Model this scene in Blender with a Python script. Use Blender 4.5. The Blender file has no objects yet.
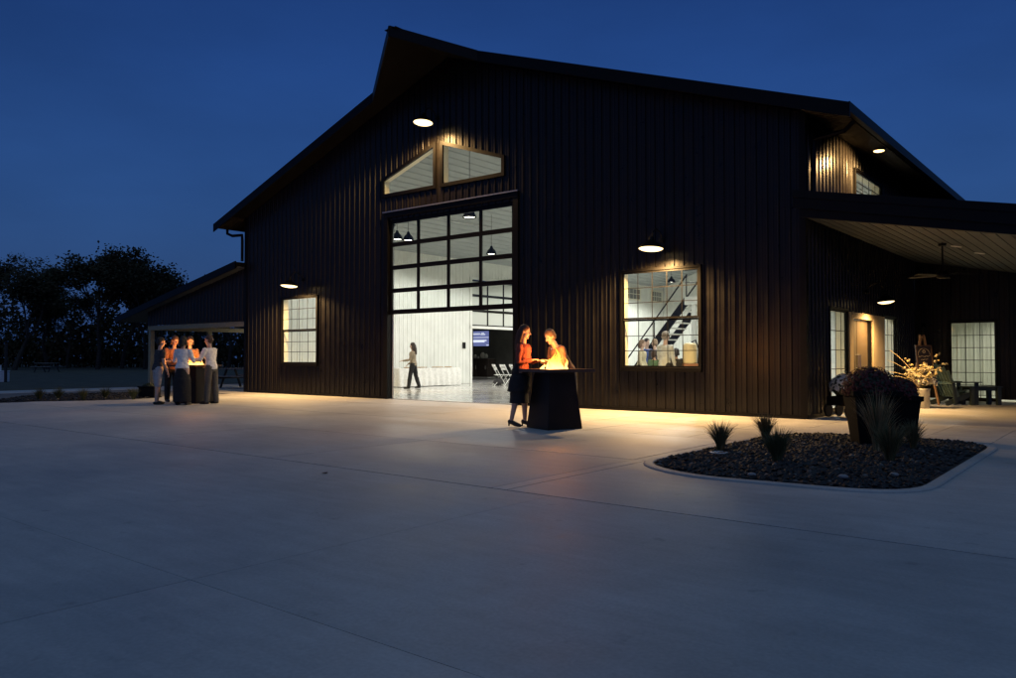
import bpy, bmesh, math, random
import numpy as np
from mathutils import Vector, Matrix
random.seed(7)
sc = bpy.context.scene
C = sc.collection
PI = math.pi
rad = math.radians

# ------------------------------------------------------------------ materials
MATS = {}
def nodes_of(name):
    m = bpy.data.materials.new(name); m.use_nodes = True
    nt = m.node_tree
    return m, nt, nt.nodes['Principled BSDF']
def mat(name, col, rough=0.5, metal=0.0, var=0.0, vscale=6.0, bump=0.0, bscale=30.0, rvar=0.0, spec=0.5, dark=None, stretch=None, coat=0.0):
    if name in MATS: return MATS[name]
    m, nt, b = nodes_of(name)
    N, L = nt.nodes, nt.links
    b.inputs['Base Color'].default_value = (*col, 1)
    b.inputs['Roughness'].default_value = rough
    b.inputs['Metallic'].default_value = metal
    b.inputs['Specular IOR Level'].default_value = spec
    b.inputs['Coat Weight'].default_value = coat
    tc = N.new('ShaderNodeTexCoord')
    src = tc.outputs['Object']
    if stretch:
        mp = N.new('ShaderNodeMapping'); mp.inputs['Scale'].default_value = stretch
        L.new(src, mp.inputs[0]); src = mp.outputs[0]
    if var or rvar:
        n = N.new('ShaderNodeTexNoise'); n.inputs['Scale'].default_value = vscale
        n.inputs['Detail'].default_value = 6; n.inputs['Roughness'].default_value = 0.6
        L.new(src, n.inputs['Vector'])
        if var:
            r = N.new('ShaderNodeMapRange')
            r.inputs[1].default_value = .3; r.inputs[2].default_value = .7
            r.inputs[3].default_value = 1 - var; r.inputs[4].default_value = 1 + var
            L.new(n.outputs[0], r.inputs[0])
            mx = N.new('ShaderNodeMix'); mx.data_type = 'RGBA'; mx.blend_type = 'MULTIPLY'
            mx.inputs[0].default_value = 1; mx.inputs[6].default_value = (*col, 1)
            L.new(r.outputs[0], mx.inputs[7]); L.new(mx.outputs[2], b.inputs['Base Color'])
        if rvar:
            r2 = N.new('ShaderNodeMapRange')
            r2.inputs[1].default_value = .3; r2.inputs[2].default_value = .7
            r2.inputs[3].default_value = max(.03, rough - rvar); r2.inputs[4].default_value = min(1, rough + rvar)
            L.new(n.outputs[0], r2.inputs[0]); L.new(r2.outputs[0], b.inputs['Roughness'])
    if bump:
        n2 = N.new('ShaderNodeTexNoise'); n2.inputs['Scale'].default_value = bscale; n2.inputs['Detail'].default_value = 4
        L.new(src, n2.inputs['Vector'])
        bp = N.new('ShaderNodeBump'); bp.inputs['Strength'].default_value = bump; bp.inputs['Distance'].default_value = .02
        L.new(n2.outputs[0], bp.inputs['Height']); L.new(bp.outputs[0], b.inputs['Normal'])
    MATS[name] = m
    return m
def emit(name, col, s):
    if name in MATS: return MATS[name]
    m, nt, b = nodes_of(name)
    b.inputs['Base Color'].default_value = (*col, 1)
    b.inputs['Emission Color'].default_value = (*col, 1)
    b.inputs['Emission Strength'].default_value = s
    MATS[name] = m
    return m
def glass_mat(name, refl=0.08, tint=(.93, .97, .95)):
    if name in MATS: return MATS[name]
    m = bpy.data.materials.new(name); m.use_nodes = True
    nt = m.node_tree; nt.nodes.clear(); N, L = nt.nodes, nt.links
    o = N.new('ShaderNodeOutputMaterial'); t = N.new('ShaderNodeBsdfTransparent'); g = N.new('ShaderNodeBsdfGlossy')
    t.inputs[0].default_value = (*tint, 1); g.inputs['Roughness'].default_value = .02
    lw = N.new('ShaderNodeLayerWeight'); lw.inputs[0].default_value = .25
    mr = N.new('ShaderNodeMapRange'); mr.inputs[3].default_value = refl * .5; mr.inputs[4].default_value = .6
    mx = N.new('ShaderNodeMixShader')
    L.new(lw.outputs['Fresnel'], mr.inputs[0]); L.new(mr.outputs[0], mx.inputs[0])
    L.new(t.outputs[0], mx.inputs[1]); L.new(g.outputs[0], mx.inputs[2]); L.new(mx.outputs[0], o.inputs[0])
    MATS[name] = m
    return m

M_black = mat('black_painted_steel', (.0080, .0066, .0056), .33, 0, .25, 3, .05, 5, .07, spec=.30)
M_trim = mat('black_trim_steel', (.0045, .004, .0037), .42, 0, .2, 5, spec=.16)
M_roof = mat('black_roof_steel', (.008, .0076, .0074), .75, 0, .2, 2, spec=.06)
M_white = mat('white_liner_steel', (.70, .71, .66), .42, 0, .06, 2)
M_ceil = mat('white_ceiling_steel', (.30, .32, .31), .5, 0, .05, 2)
M_cream = mat('cream_jamb', (.75, .72, .58), .5)
M_soffit = mat('porch_soffit_boards', (.065, .075, .08), .6, 0, .15, 2)
M_tan = mat('tan_door_trim', (.28, .22, .14), .45, 0, .1, 4)
M_glass = glass_mat('window_glass')
M_steel = mat('galvanised_steel', (.45, .45, .44), .35, .9, .15, 8)
M_char = mat('charcoal_panel', (.15, .155, .145), .6, 0, .2, 2)
M_timber = mat('treated_post_timber', (.30, .26, .17), .75, 0, .3, 10, .3, 20, stretch=(4, 4, .6))

def concrete(name, col, rough):
    if name in MATS: return MATS[name]
    m, nt, b = nodes_of(name); N, L = nt.nodes, nt.links
    tc = N.new('ShaderNodeTexCoord')
    n1 = N.new('ShaderNodeTexNoise'); n1.inputs['Scale'].default_value = .35; n1.inputs['Detail'].default_value = 8; n1.inputs['Roughness'].default_value = .65
    n2 = N.new('ShaderNodeTexNoise'); n2.inputs['Scale'].default_value = 45; n2.inputs['Detail'].default_value = 5
    n3 = N.new('ShaderNodeTexNoise'); n3.inputs['Scale'].default_value = 2.2; n3.inputs['Detail'].default_value = 8; n3.inputs['Roughness'].default_value = .7; n3.inputs['Distortion'].default_value = .6
    mp = N.new('ShaderNodeMapping'); mp.inputs['Scale'].default_value = (1.0, 6.0, 1); mp.inputs['Rotation'].default_value = (0, 0, .15)
    n4 = N.new('ShaderNodeTexNoise'); n4.inputs['Scale'].default_value = 1.6; n4.inputs['Detail'].default_value = 6
    L.new(tc.outputs['Object'], mp.inputs[0]); L.new(mp.outputs[0], n4.inputs['Vector'])
    for n in (n1, n2, n3): L.new(tc.outputs['Object'], n.inputs['Vector'])
    def mrange(src, a, bb, lo=.3, hi=.7):
        r = N.new('ShaderNodeMapRange'); r.inputs[1].default_value = lo; r.inputs[2].default_value = hi
        r.inputs[3].default_value = a; r.inputs[4].default_value = bb; L.new(src, r.inputs[0]); return r.outputs[0]
    def mul(a, c):
        k = N.new('ShaderNodeMath'); k.operation = 'MULTIPLY'; L.new(a, k.inputs[0]); L.new(c, k.inputs[1]); return k.outputs[0]
    f = mul(mul(mrange(n1.outputs[0], .80, 1.18), mrange(n2.outputs[0], .92, 1.08)), mul(mrange(n3.outputs[0], .9, 1.08), mrange(n4.outputs[0], .94, 1.06)))
    mx = N.new('ShaderNodeMix'); mx.data_type = 'RGBA'; mx.blend_type = 'MULTIPLY'; mx.inputs[0].default_value = 1
    mx.inputs[6].default_value = (*col, 1); L.new(f, mx.inputs[7]); L.new(mx.outputs[2], b.inputs['Base Color'])
    n5 = N.new('ShaderNodeTexNoise'); n5.inputs['Scale'].default_value = 5.5; n5.inputs['Detail'].default_value = 3; L.new(tc.outputs['Object'], n5.inputs['Vector'])
    f2 = mul(f, mrange(n5.outputs[0], 1.0, .80, .66, .74)); L.new(f2, mx.inputs[7])
    b.inputs['Specular IOR Level'].default_value = .24
    rr = mul(mrange(n3.outputs[0], rough * .93, rough * 1.09), mrange(n1.outputs[0], .85, 1.15))
    L.new(rr, b.inputs['Roughness'])
    bp = N.new('ShaderNodeBump'); bp.inputs['Strength'].default_value = .25; bp.inputs['Distance'].default_value = .002
    ad = N.new('ShaderNodeMath'); ad.operation = 'ADD'; L.new(n2.outputs[0], ad.inputs[0]); ad.inputs[1].default_value = 0
    L.new(ad.outputs[0], bp.inputs['Height']); L.new(bp.outputs[0], b.inputs['Normal'])
    MATS[name] = m
    return m

# ------------------------------------------------------------------ mesh building
class MB:
    def __init__(s): s.v = []; s.f = []; s.mi = []
    def add(s, vs, fs, mi=0):
        o = len(s.v); s.v += [tuple(p) for p in vs]
        s.f += [tuple(i + o for i in f) for f in fs]; s.mi += [mi] * len(fs); return s
    def box(s, x0, x1, y0, y1, z0, z1, mi=0, mtx=None):
        vs = [Vector((x, y, z)) for z in (z0, z1) for y in (y0, y1) for x in (x0, x1)]
        if mtx is not None: vs = [mtx @ p for p in vs]
        return s.add(vs, [(0, 2, 3, 1), (4, 5, 7, 6), (0, 1, 5, 4), (2, 6, 7, 3), (0, 4, 6, 2), (1, 3, 7, 5)], mi)
    def bar(s, a, b, w, h, mi=0, up=(0, 0, 1)):
        a, b = Vector(a), Vector(b); d = (b - a).normalized(); u = Vector(up)
        if abs(d.dot(u)) > .98: u = Vector((0, 1, 0))
        x = d.cross(u).normalized() * w / 2; y = x.cross(d).normalized() * h / 2
        vs = [p + i * x + j * y for p in (a, b) for i, j in ((-1, -1), (1, -1), (1, 1), (-1, 1))]
        return s.add(vs, [(0, 1, 2, 3), (7, 6, 5, 4), (0, 4, 5, 1), (1, 5, 6, 2), (2, 6, 7, 3), (3, 7, 4, 0)], mi)
    def tube(s, pts, r, n=8, mi=0, caps=True):
        pts = [Vector(p) for p in pts]
        rs = r if isinstance(r, (list, tuple)) else [r] * len(pts)
        vs = []; ref = None
        for i, p in enumerate(pts):
            d = (pts[min(i + 1, len(pts) - 1)] - pts[max(i - 1, 0)]).normalized()
            if ref is None: ref = Vector((1, 0, 0)) if abs(d.x) < .8 else Vector((0, 1, 0))
            x = (ref - d * ref.dot(d)).normalized(); ref = x; y = d.cross(x)
            vs += [p + rs[i] * (math.cos(t * 2 * PI / n) * x + math.sin(t * 2 * PI / n) * y) for t in range(n)]
        fs = [(k * n + j, k * n + (j + 1) % n, (k + 1) * n + (j + 1) % n, (k + 1) * n + j) for k in range(len(pts) - 1) for j in range(n)]
        if caps: fs += [tuple(range(n - 1, -1, -1)), tuple(range((len(pts) - 1) * n, len(pts) * n))]
        return s.add(vs, fs, mi)
    def lathe(s, prof, n=20, mi=0, c=(0, 0, 0), mtx=None, caps=True):
        vs = [Vector((r * math.cos(t * 2 * PI / n), r * math.sin(t * 2 * PI / n), z)) for r, z in prof for t in range(n)]
        if mtx is not None: vs = [mtx @ p for p in vs]
        vs = [p + Vector(c) for p in vs]
        fs = [(k * n + j, k * n + (j + 1) % n, (k + 1) * n + (j + 1) % n, (k + 1) * n + j) for k in range(len(prof) - 1) for j in range(n)]
        if caps:
            fs += [tuple(range(n - 1, -1, -1)), tuple(range((len(prof) - 1) * n, len(prof) * n))]
        return s.add(vs, fs, mi)
    def loft(s, rings, mi=0):
        n = len(rings[0]); vs = [p for r in rings for p in r]
        fs = [(k * n + j, k * n + (j + 1) % n, (k + 1) * n + (j + 1) % n, (k + 1) * n + j) for k in range(len(rings) - 1) for j in range(n)]
        fs += [tuple(range(n - 1, -1, -1)), tuple(range((len(rings) - 1) * n, len(rings) * n))]
        return s.add(vs, fs, mi)
    def prism(s, poly, z0, z1, mi=0):
        n = len(poly)
        zf0 = z0 if callable(z0) else (lambda x, y: z0)
        zf1 = z1 if callable(z1) else (lambda x, y: z1)
        vs = [(x, y, zf0(x, y)) for x, y in poly] + [(x, y, zf1(x, y)) for x, y in poly]
        fs = [tuple(range(n - 1, -1, -1)), tuple(range(n, 2 * n))] + [(i, (i + 1) % n, n + (i + 1) % n, n + i) for i in range(n)]
        return s.add(vs, fs, mi)
    def mesh(s, name, mats, smooth=False):
        me = bpy.data.meshes.new(name); me.from_pydata(s.v, [], s.f)
        for m in (mats if isinstance(mats, (list, tuple)) else [mats]): me.materials.append(m)
        me.polygons.foreach_set('material_index', s.mi)
        if smooth: me.polygons.foreach_set('use_smooth', [True] * len(s.f))
        me.update(); return me
    def build(s, name, mats, parent=None, smooth=False, bevel=0.0):
        o = bpy.data.objects.new(name, s.mesh(name, mats, smooth)); C.objects.link(o)
        if parent is not None: o.parent = parent
        if smooth == 'auto':
            pass
        if bevel:
            b = o.modifiers.new('bevel', 'BEVEL'); b.width = bevel; b.segments = 2; b.limit_method = 'ANGLE'
        return o
def tag(o, label, cat, group=None):
    o['label'] = label; o['category'] = cat
    if group: o['group'] = group
    return o
def thing(name, label, cat, loc=(0, 0, 0), rz=0.0, group=None):
    o = bpy.data.objects.new(name, None); C.objects.link(o); o.empty_display_size = .2
    o.location = loc; o.rotation_euler = (0, 0, rz)
    return tag(o, label, cat, group)
def struct(o, kind='structure'):
    o['kind'] = kind; return o
def copy_tree(o, loc=None, rz=None, label=None, parent=None):
    c = o.copy(); C.objects.link(c)
    if parent is not None: c.parent = parent
    if loc is not None: c.location = loc
    if rz is not None: c.rotation_euler = (0, 0, rz)
    if label: c['label'] = label
    for ch in list(o.children): copy_tree(ch, parent=c)
    return c

# ------------------------------------------------------------------ camera, world
cam_d = bpy.data.cameras.new('camera'); cam = bpy.data.objects.new('camera', cam_d); C.objects.link(cam)
cam.location = (5.16, -15.58, 1.2)
cam.rotation_euler = (rad(90 + 1.2987), 0, rad(38.874))
cam_d.sensor_width = 36; cam_d.lens = 794 / 1016 * 36; cam_d.clip_start = .05; cam_d.clip_end = 3000
sc.camera = cam
def dpos(px, d, z=0.0):
    a = rad(38.874); R = Vector((math.cos(a), math.sin(a), 0)); F = Vector((-math.sin(a), math.cos(a), 0))
    p = Vector((5.16, -15.58, 0)) + R * ((px - 508) / 794 * d) + F * d
    return Vector((p.x, p.y, z))

w = bpy.data.worlds.new('World'); sc.world = w; w.use_nodes = True
wn = w.node_tree; bg = wn.nodes['Background']
sky = wn.nodes.new('ShaderNodeTexSky'); sky.sky_type = 'NISHITA'; sky.sun_disc = False
SUN_EL, SUN_ROT = rad(3.0), rad(150)
sky.sun_elevation = SUN_EL; sky.sun_rotation = SUN_ROT
sky.air_density = 1.0; sky.dust_density = .5; sky.ozone_density = 5.0
tint = wn.nodes.new('ShaderNodeMix'); tint.data_type = 'RGBA'; tint.blend_type = 'MULTIPLY'; tint.inputs[0].default_value = 1
tint.inputs[7].default_value = (1.18, .77, 1.05, 1)
wn.links.new(sky.outputs[0], tint.inputs[6]); 
wtc = wn.nodes.new('ShaderNodeTexCoord'); wsx = wn.nodes.new('ShaderNodeSeparateXYZ'); wmr = wn.nodes.new('ShaderNodeMapRange'); wmx = wn.nodes.new('ShaderNodeMix')
wmx.data_type = 'RGBA'; wmr.inputs[1].default_value = .02; wmr.inputs[2].default_value = .34; wmr.inputs[3].default_value = .92; wmr.inputs[4].default_value = 0
wmx.inputs[7].default_value = (.17, .55, 1.80, 1)
wn.links.new(wtc.outputs['Generated'], wsx.inputs[0]); wn.links.new(wsx.outputs['Z'], wmr.inputs[0]); wn.links.new(wmr.outputs[0], wmx.inputs[0])
wn.links.new(tint.outputs[2], wmx.inputs[6]); 
wno = wn.nodes.new('ShaderNodeTexNoise'); wno.inputs['Scale'].default_value = 2.6; wno.inputs['Detail'].default_value = 5; wno.inputs['Roughness'].default_value = .55
wmp = wn.nodes.new('ShaderNodeMapping'); wmp.inputs['Scale'].default_value = (1, 1, 3.2)      # thin, barely visible cloud
wr2 = wn.nodes.new('ShaderNodeMapRange'); wr2.inputs[1].default_value = .35; wr2.inputs[2].default_value = .7; wr2.inputs[3].default_value = .90; wr2.inputs[4].default_value = 1.07
wm2 = wn.nodes.new('ShaderNodeMix'); wm2.data_type = 'RGBA'; wm2.blend_type = 'MULTIPLY'; wm2.inputs[0].default_value = 1
wn.links.new(wtc.outputs['Generated'], wmp.inputs[0]); wn.links.new(wmp.outputs[0], wno.inputs['Vector']); wn.links.new(wno.outputs[0], wr2.inputs[0])
wn.links.new(wmx.outputs[2], wm2.inputs[6]); wn.links.new(wr2.outputs[0], wm2.inputs[7]); wn.links.new(wm2.outputs[2], bg.inputs[0])
bg.inputs[1].default_value = .118
# the last twilight: a very weak, very wide sun behind the camera
sd = bpy.data.lights.new('sun', 'SUN'); sd.energy = .30; sd.color = (.50, .80, 1.0); sd.angle = rad(100)
so_ = bpy.data.objects.new('sun', sd); C.objects.link(so_); so_.rotation_euler = (rad(14), 0, rad(38.9))

sc.view_settings.view_transform = 'Standard'; sc.view_settings.look = 'None'; sc.view_settings.exposure = 0; sc.view_settings.gamma = 1
sc.cycles.use_denoising = True
sc.cycles.max_bounces = 8; sc.cycles.transparent_max_bounces = 24
sc.cycles.sample_clamp_indirect = 4

def lamp(kind, name, loc, power, col, parent=None, size=.1, spot=120, blend=.5, rot=(0, 0, 0)):
    d = bpy.data.lights.new(name, kind); d.energy = power; d.color = col
    if kind == 'AREA': d.shape = 'DISK'; d.size = size
    else: d.shadow_soft_size = size
    if kind == 'SPOT': d.spot_size = rad(spot); d.spot_blend = blend
    o = bpy.data.objects.new(name, d); C.objects.link(o); o.location = loc; o.rotation_euler = rot
    if parent is not None: o.parent = parent
    return o
WARM = (1, .59, .22)
FIRE = (1, .36, .08)
ROOM = (1, .985, .93)

# ------------------------------------------------------------------ ground
M_field = mat('dormant_field_grass', (.068, .064, .040), .95, 0, .45, 1.2, .6, 25)
g = MB(); g.add([(-600, -400, -.05), (400, -400, -.05), (400, 800, -.05), (-600, 800, -.05)], [(0, 1, 2, 3)])
struct(g.build('field', M_field))
slab_mats = [concrete('concrete_grey', (.44, .435, .42), .58), concrete('concrete_pale', (.475, .465, .445), .55), concrete('concrete_dull', (.41, .41, .40), .60)]
M_joint = mat('joint_filler', (.14, .135, .13), .9)
j = MB(); j.add([(-26.6, -40, -.012), (40, -40, -.012), (40, 9.2, -.012), (-26.6, 9.2, -.012)], [(0, 1, 2, 3)])
struct(j.build('pavement_base', M_joint))
def slabs(name, xs, ys, gap, z=0.0, skip=None, seed=1, wob=0.0):
    rnd = random.Random(seed); b = MB()
    for i in range(len(xs) - 1):
        for k in range(len(ys) - 1):
            if skip and skip((xs[i] + xs[i + 1]) / 2, (ys[k] + ys[k + 1]) / 2): continue
            x0, x1, y0, y1 = xs[i] + gap / 2, xs[i + 1] - gap / 2, ys[k] + gap / 2, ys[k + 1] - gap / 2
            h = z + rnd.uniform(-.001, .001)
            b.add([(x0, y0, h), (x1, y0, h), (x1, y1, h), (x0, y1, h), (x0, y0, h - .012), (x1, y0, h - .012), (x1, y1, h - .012), (x0, y1, h - .012)],
                  [(0, 1, 2, 3), (0, 4, 5, 1), (1, 5, 6, 2), (2, 6, 7, 3), (3, 7, 4, 0)], rnd.choice([0, 0, 1, 2]))
    return struct(b.build(name, slab_mats))
# driveway in front of the long joint, patio behind it up to the building
slabs('driveway', [-26, -19, -12.5, -6.2, 1.12, 6.6, 13, 22, 40], [-40, -31, -24, -18.6, -13.3, -9.996], .0045, seed=5)
slabs('patio', [-18.2, -14.2, -10.4, -6.6, -3.0, .44, .62, 8, 14, 24], [-9.98, -7.4, -4.6, -1.75, 0.0], .012, seed=11, skip=lambda x, y: x > -3 and y > -4.6)
slabs('patio_pavers', [-3.0 + .92 * q for q in range(13)] + [9.5, 12, 16, 24], [-4.6, -3.68, -2.76, -1.84, -.92, 0.0], .010, seed=6)
slabs('patio_strip', [-26.5, -24.2], [-16, -12, -8, -5, -2, 0.0], .008, seed=3)
slabs('porch_floor', [0.004, 2.4, 4.8, 7.2], [.004, 3.05, 6.1, 9.2], .006, seed=8)
slabs('carport_floor', [-26.5, -22.8, -19.02], [.004, 4, 8, 14], .006, seed=9)
slabs('patio_edge', [-24.19, -18.22], [-1.0, 0.0], .006, seed=2)

# planting island with concrete kerb
def smooth_poly(pts, rr, n=7):
    out = []
    N_ = len(pts)
    for i, p in enumerate(pts):
        a, b, c = Vector(pts[i - 1]), Vector(p), Vector(pts[(i + 1) % N_])
        r = min(rr[i], (a - b).length * .48, (c - b).length * .48)
        p0 = b + (a - b).normalized() * r; p1 = b + (c - b).normalized() * r
        for k in range(n):
            t = k / (n - 1); out.append(tuple((1 - t) ** 2 * p0 + 2 * t * (1 - t) * b + t * t * p1))
    return out
ISL = smooth_poly([(.62, -7.7), (1.5, -8.3), (3.65, -8.1), (3.62, -2.75), (.55, -2.7)], [.5, 1.2, .75, .9, 1.4])
def inset(poly, d):
    c = Vector((0, 0)); n = len(poly); out = []
    for i in range(n):
        a, b, e = Vector(poly[i - 1]), Vector(poly[i]), Vector(poly[(i + 1) % n])
        t = (e - a).normalized(); out.append(tuple(b + Vector((-t.y, t.x)) * d))
    return out
ISI = inset(ISL, .115)
k = MB(); n = len(ISL)
ISM = inset(ISL, .02); ISN = inset(ISL, .10)
rings = [(ISL, 0.0), (ISL, .012), (ISM, .02), (ISN, .02), (ISI, .012), (ISI, -.02)]
vs = [(x, y, z) for ring, z in rings for x, y in ring]
k.add(vs, [(q * n + i, q * n + (i + 1) % n, (q + 1) * n + (i + 1) % n, (q + 1) * n + i) for q in range(len(rings) - 1) for i in range(n)])
struct(k.build('kerb', concrete('kerb_concrete', (.42, .41, .39), .6)))
M_soil = mat('dark_mulch_bed', (.022, .020, .019), .9, 0, .5, 30, 1.0, 40)
M_chip = [mat('mulch_chip_black', (.013, .0125, .0125), .75, 0, .5, 9), mat('mulch_chip_grey', (.028, .027, .026), .7, 0, .4, 9), mat('mulch_chip_pale', (.12, .11, .10), .7)]
b = MB(); b.add([(x, y, .008) for x, y in ISI], [tuple(range(n))])
struct(b.build('planting_bed', M_soil))
def inside(p, poly):
    x, y = p; c = False
    for i in range(len(poly)):
        x1, y1 = poly[i - 1]; x2, y2 = poly[i]
        if (y1 > y) != (y2 > y) and x < (x2 - x1) * (y - y1) / (y2 - y1) + x1: c = not c
    return c
def chips(poly, count, z, seed, smin=.025, smax=.06):
    rnd = random.Random(seed); bb = MB()
    xs = [p[0] for p in poly]; ys = [p[1] for p in poly]; made = 0
    while made < count:
        x, y = rnd.uniform(min(xs), max(xs)), rnd.uniform(min(ys), max(ys))
        if not inside((x, y), poly): continue
        made += 1
        s_ = rnd.uniform(smin, smax); m3 = Matrix.Translation((x, y, z + s_ * .25)) @ Matrix.Rotation(rnd.uniform(0, 6.3), 4, 'Z') @ Matrix.Rotation(rnd.uniform(-.6, .6), 4, 'X')
        vs = [m3 @ Vector(p) * 1 for p in ((s_, 0, 0), (0, s_ * .6, s_ * .1), (-s_ * .8, 0, .0), (0, -s_ * .6, 0), (s_ * .1, 0, s_ * .45), (0, 0, -s_ * .3))]
        bb.add(vs, [(0, 1, 4), (1, 2, 4), (2, 3, 4), (3, 0, 4), (1, 0, 5), (2, 1, 5), (3, 2, 5), (0, 3, 5)], rnd.choices([0, 1, 2], [.66, .31, .03])[0])
    return bb
struct(chips(inset(ISL, .15), 5200, .01, 3).build('mulch', M_chip), 'stuff')
BED = smooth_poly([(-18.9, -8.0), (-17.2, -5.2), (-17.6, -3.6), (-21.6, -2.2), (-22.4, -5.5)], [.6, .8, .5, .6, .8])
b = MB(); b.add([(x, y, .006) for x, y in BED], [tuple(range(len(BED)))])
struct(b.build('planting_bed', M_soil))
struct(chips(inset(BED, .1), 1200, .006, 4, .03, .07).build('mulch', M_chip), 'stuff')

# ------------------------------------------------------------------ barn
barn = thing('event_barn', 'big black ribbed steel event barn with open glass overhead door, porch and carport', 'barn', (0, 0, 0))
X0, X1, DEP = -19.0, 0.0, 30.0
XC = -9.5
def zr(x): return 9.45 - .349 * abs(x - XC)
def prof_us(u0, u1, pitch, rib, flat, depth, breaks, minor=True):
    """profile breakpoints (u, depth) of a ribbed sheet"""
    us = []
    u = u0
    while u < u1 - 1e-6:
        for du, dd in ((0, 0), (flat / 2 - .02, 0), (flat / 2 - .0129, 0), (flat / 2 + .0129, 0), (flat / 2 + .02, 0), (flat, 0), (flat + rib * .25, depth), (flat + rib * .75, depth), (flat + rib, 0)):
            if u + du < u1 - 1e-4: us.append(u + du)
        u += pitch
    us += [u0, u1] + [bq for bq in breaks if u0 < bq < u1]
    us = sorted(set(round(q, 5) for q in us))
    def dfun(q):
        t = (q - u0) % pitch
        if t <= flat:
            return .007 if minor and abs(t - flat / 2) < .013 else 0.0
        t -= flat
        if t < rib * .25: return depth * t / (rib * .25)
        if t < rib * .75: return depth
        if t < rib: return depth * (rib - t) / (rib * .25)
        return 0.0
    return us, dfun
def ribbed(u0, u1, zbot, ztop, openings, mp, pitch=.2286, rib=.046, depth=.026):
    """openings: (u0,u1,zlo(u),zhi(u)); mp(u,z,d) -> world"""
    fb = (lambda u: zbot) if not callable(zbot) else zbot
    ft = (lambda u: ztop) if not callable(ztop) else ztop
    br = [q for o in openings for q in o[:2]] + [XC]
    us, df = prof_us(u0, u1, pitch, rib, pitch - rib, depth, br)
    m_ = MB()
    for a, c in zip(us[:-1], us[1:]):
        mid = (a + c) / 2
        ops = sorted([o for o in openings if o[0] < mid < o[1]], key=lambda o: o[2](mid))
        lo = fb
        segs = []
        for o in ops:
            segs.append((lo, o[2])); lo = o[3]
        segs.append((lo, ft))
        for l_, h_ in segs:
            if h_(mid) - l_(mid) < 1e-4: continue
            m_.add([mp(a, l_(a), df(a)), mp(c, l_(c), df(c)), mp(c, h_(c), df(c)), mp(a, h_(a), df(a))], [(0, 1, 2, 3)])
    return m_
K = lambda v: (lambda u: v)
DOOR = (-11.82, -7.18, K(0), K(5.12))
WR = (-4.06, -2.2, K(.97), K(3.1)); WL = (-16.86, -15.06, K(1.0), K(3.1))
tz = lambda u: 7.0 - .335 * abs(u - (-9.82)) + .03
TL = (-12.02, -9.97, K(5.87), tz); TR = (-9.67, -7.56, K(5.87), tz)
FRONT_OPS = [DOOR, WR, WL, TL, TR]
ribbed(X0, X1, .06, lambda u: zr(u) - .16, FRONT_OPS, lambda u, z, d: (u, -d, z)).build('front_wall', M_black, barn)
SL1 = (1.4, 2.6, K(.1), K(2.2)); ED = (2.68, 5.68, K(.02), K(2.2)); SL2 = (5.72, 6.9, K(.1), K(2.2))
UPW = (3.37, 5.64, K(4.75), K(5.45))
ribbed(0, DEP, .06, zr(0) - .15, [SL1, ED, SL2, UPW], lambda u, z, d: (d, u, z)).build('side_wall', M_black, barn)
BAR = (11.5, 18.6, K(.01), K(2.5)); BARG = (11.5, 18.6, K(2.62), K(4.75))
HW = [(24.6 + q * 0, 26.9, K(4.6), K(5.35)) for q in (0,)] + [(28.2, 29.6, K(4.6), K(5.35))]
ribbed(0, DEP, .06, zr(X0) - .15, [BAR, BARG], lambda u, z, d: (X0 - d, u, z)).build('left_wall', M_black, barn)
ribbed(X0, X1, .06, lambda u: zr(u) - .16, [], lambda u, z, d: (u, DEP + d, z)).build('back_wall', M_black, barn)
# inner liners
T = .2
zi = lambda u: zr(u) - .62
ribbed(X0 + T, X1 - T, .02, zi, FRONT_OPS, lambda u, z, d: (u, T + d, z)).build('inner_wall', M_white, barn)
IW = lambda ops, mp: ribbed(T, DEP - T, .02, zi(X0 + T), ops, mp, pitch=.2286, rib=.05, depth=.02)
IW([SL1, ED, SL2, UPW], lambda u, z, d: (-T - d, u, z)).build('inner_wall', M_white, barn)
IW([BAR, BARG], lambda u, z, d: (X0 + T + d, u, z)).build('inner_wall', M_white, barn)
ribbed(X0 + T, X1 - T, .02, zi, [], lambda u, z, d: (u, DEP - T - d, z)).build('inner_wall', M_white, barn)
# inner ceiling follows the rafters, ribs running front to back
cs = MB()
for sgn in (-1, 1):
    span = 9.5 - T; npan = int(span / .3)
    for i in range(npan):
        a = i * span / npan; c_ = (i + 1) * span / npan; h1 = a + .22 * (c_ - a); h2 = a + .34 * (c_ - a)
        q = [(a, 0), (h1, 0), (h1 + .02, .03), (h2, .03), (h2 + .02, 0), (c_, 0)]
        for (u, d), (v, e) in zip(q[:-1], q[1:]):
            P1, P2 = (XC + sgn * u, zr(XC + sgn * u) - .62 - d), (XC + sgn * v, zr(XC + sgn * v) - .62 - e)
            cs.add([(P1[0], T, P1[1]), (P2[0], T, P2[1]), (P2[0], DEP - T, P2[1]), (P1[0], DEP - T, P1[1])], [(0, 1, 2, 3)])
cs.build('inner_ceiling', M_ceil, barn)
fl = MB(); fl.box(X0 + .02, X1 - .02, .02, DEP, -.04, .012)
fl.build('inner_floor', mat('polished_concrete_floor', (.46, .45, .41), .16, 0, .12, 1.2, 0, 30, .05), barn)
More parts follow.
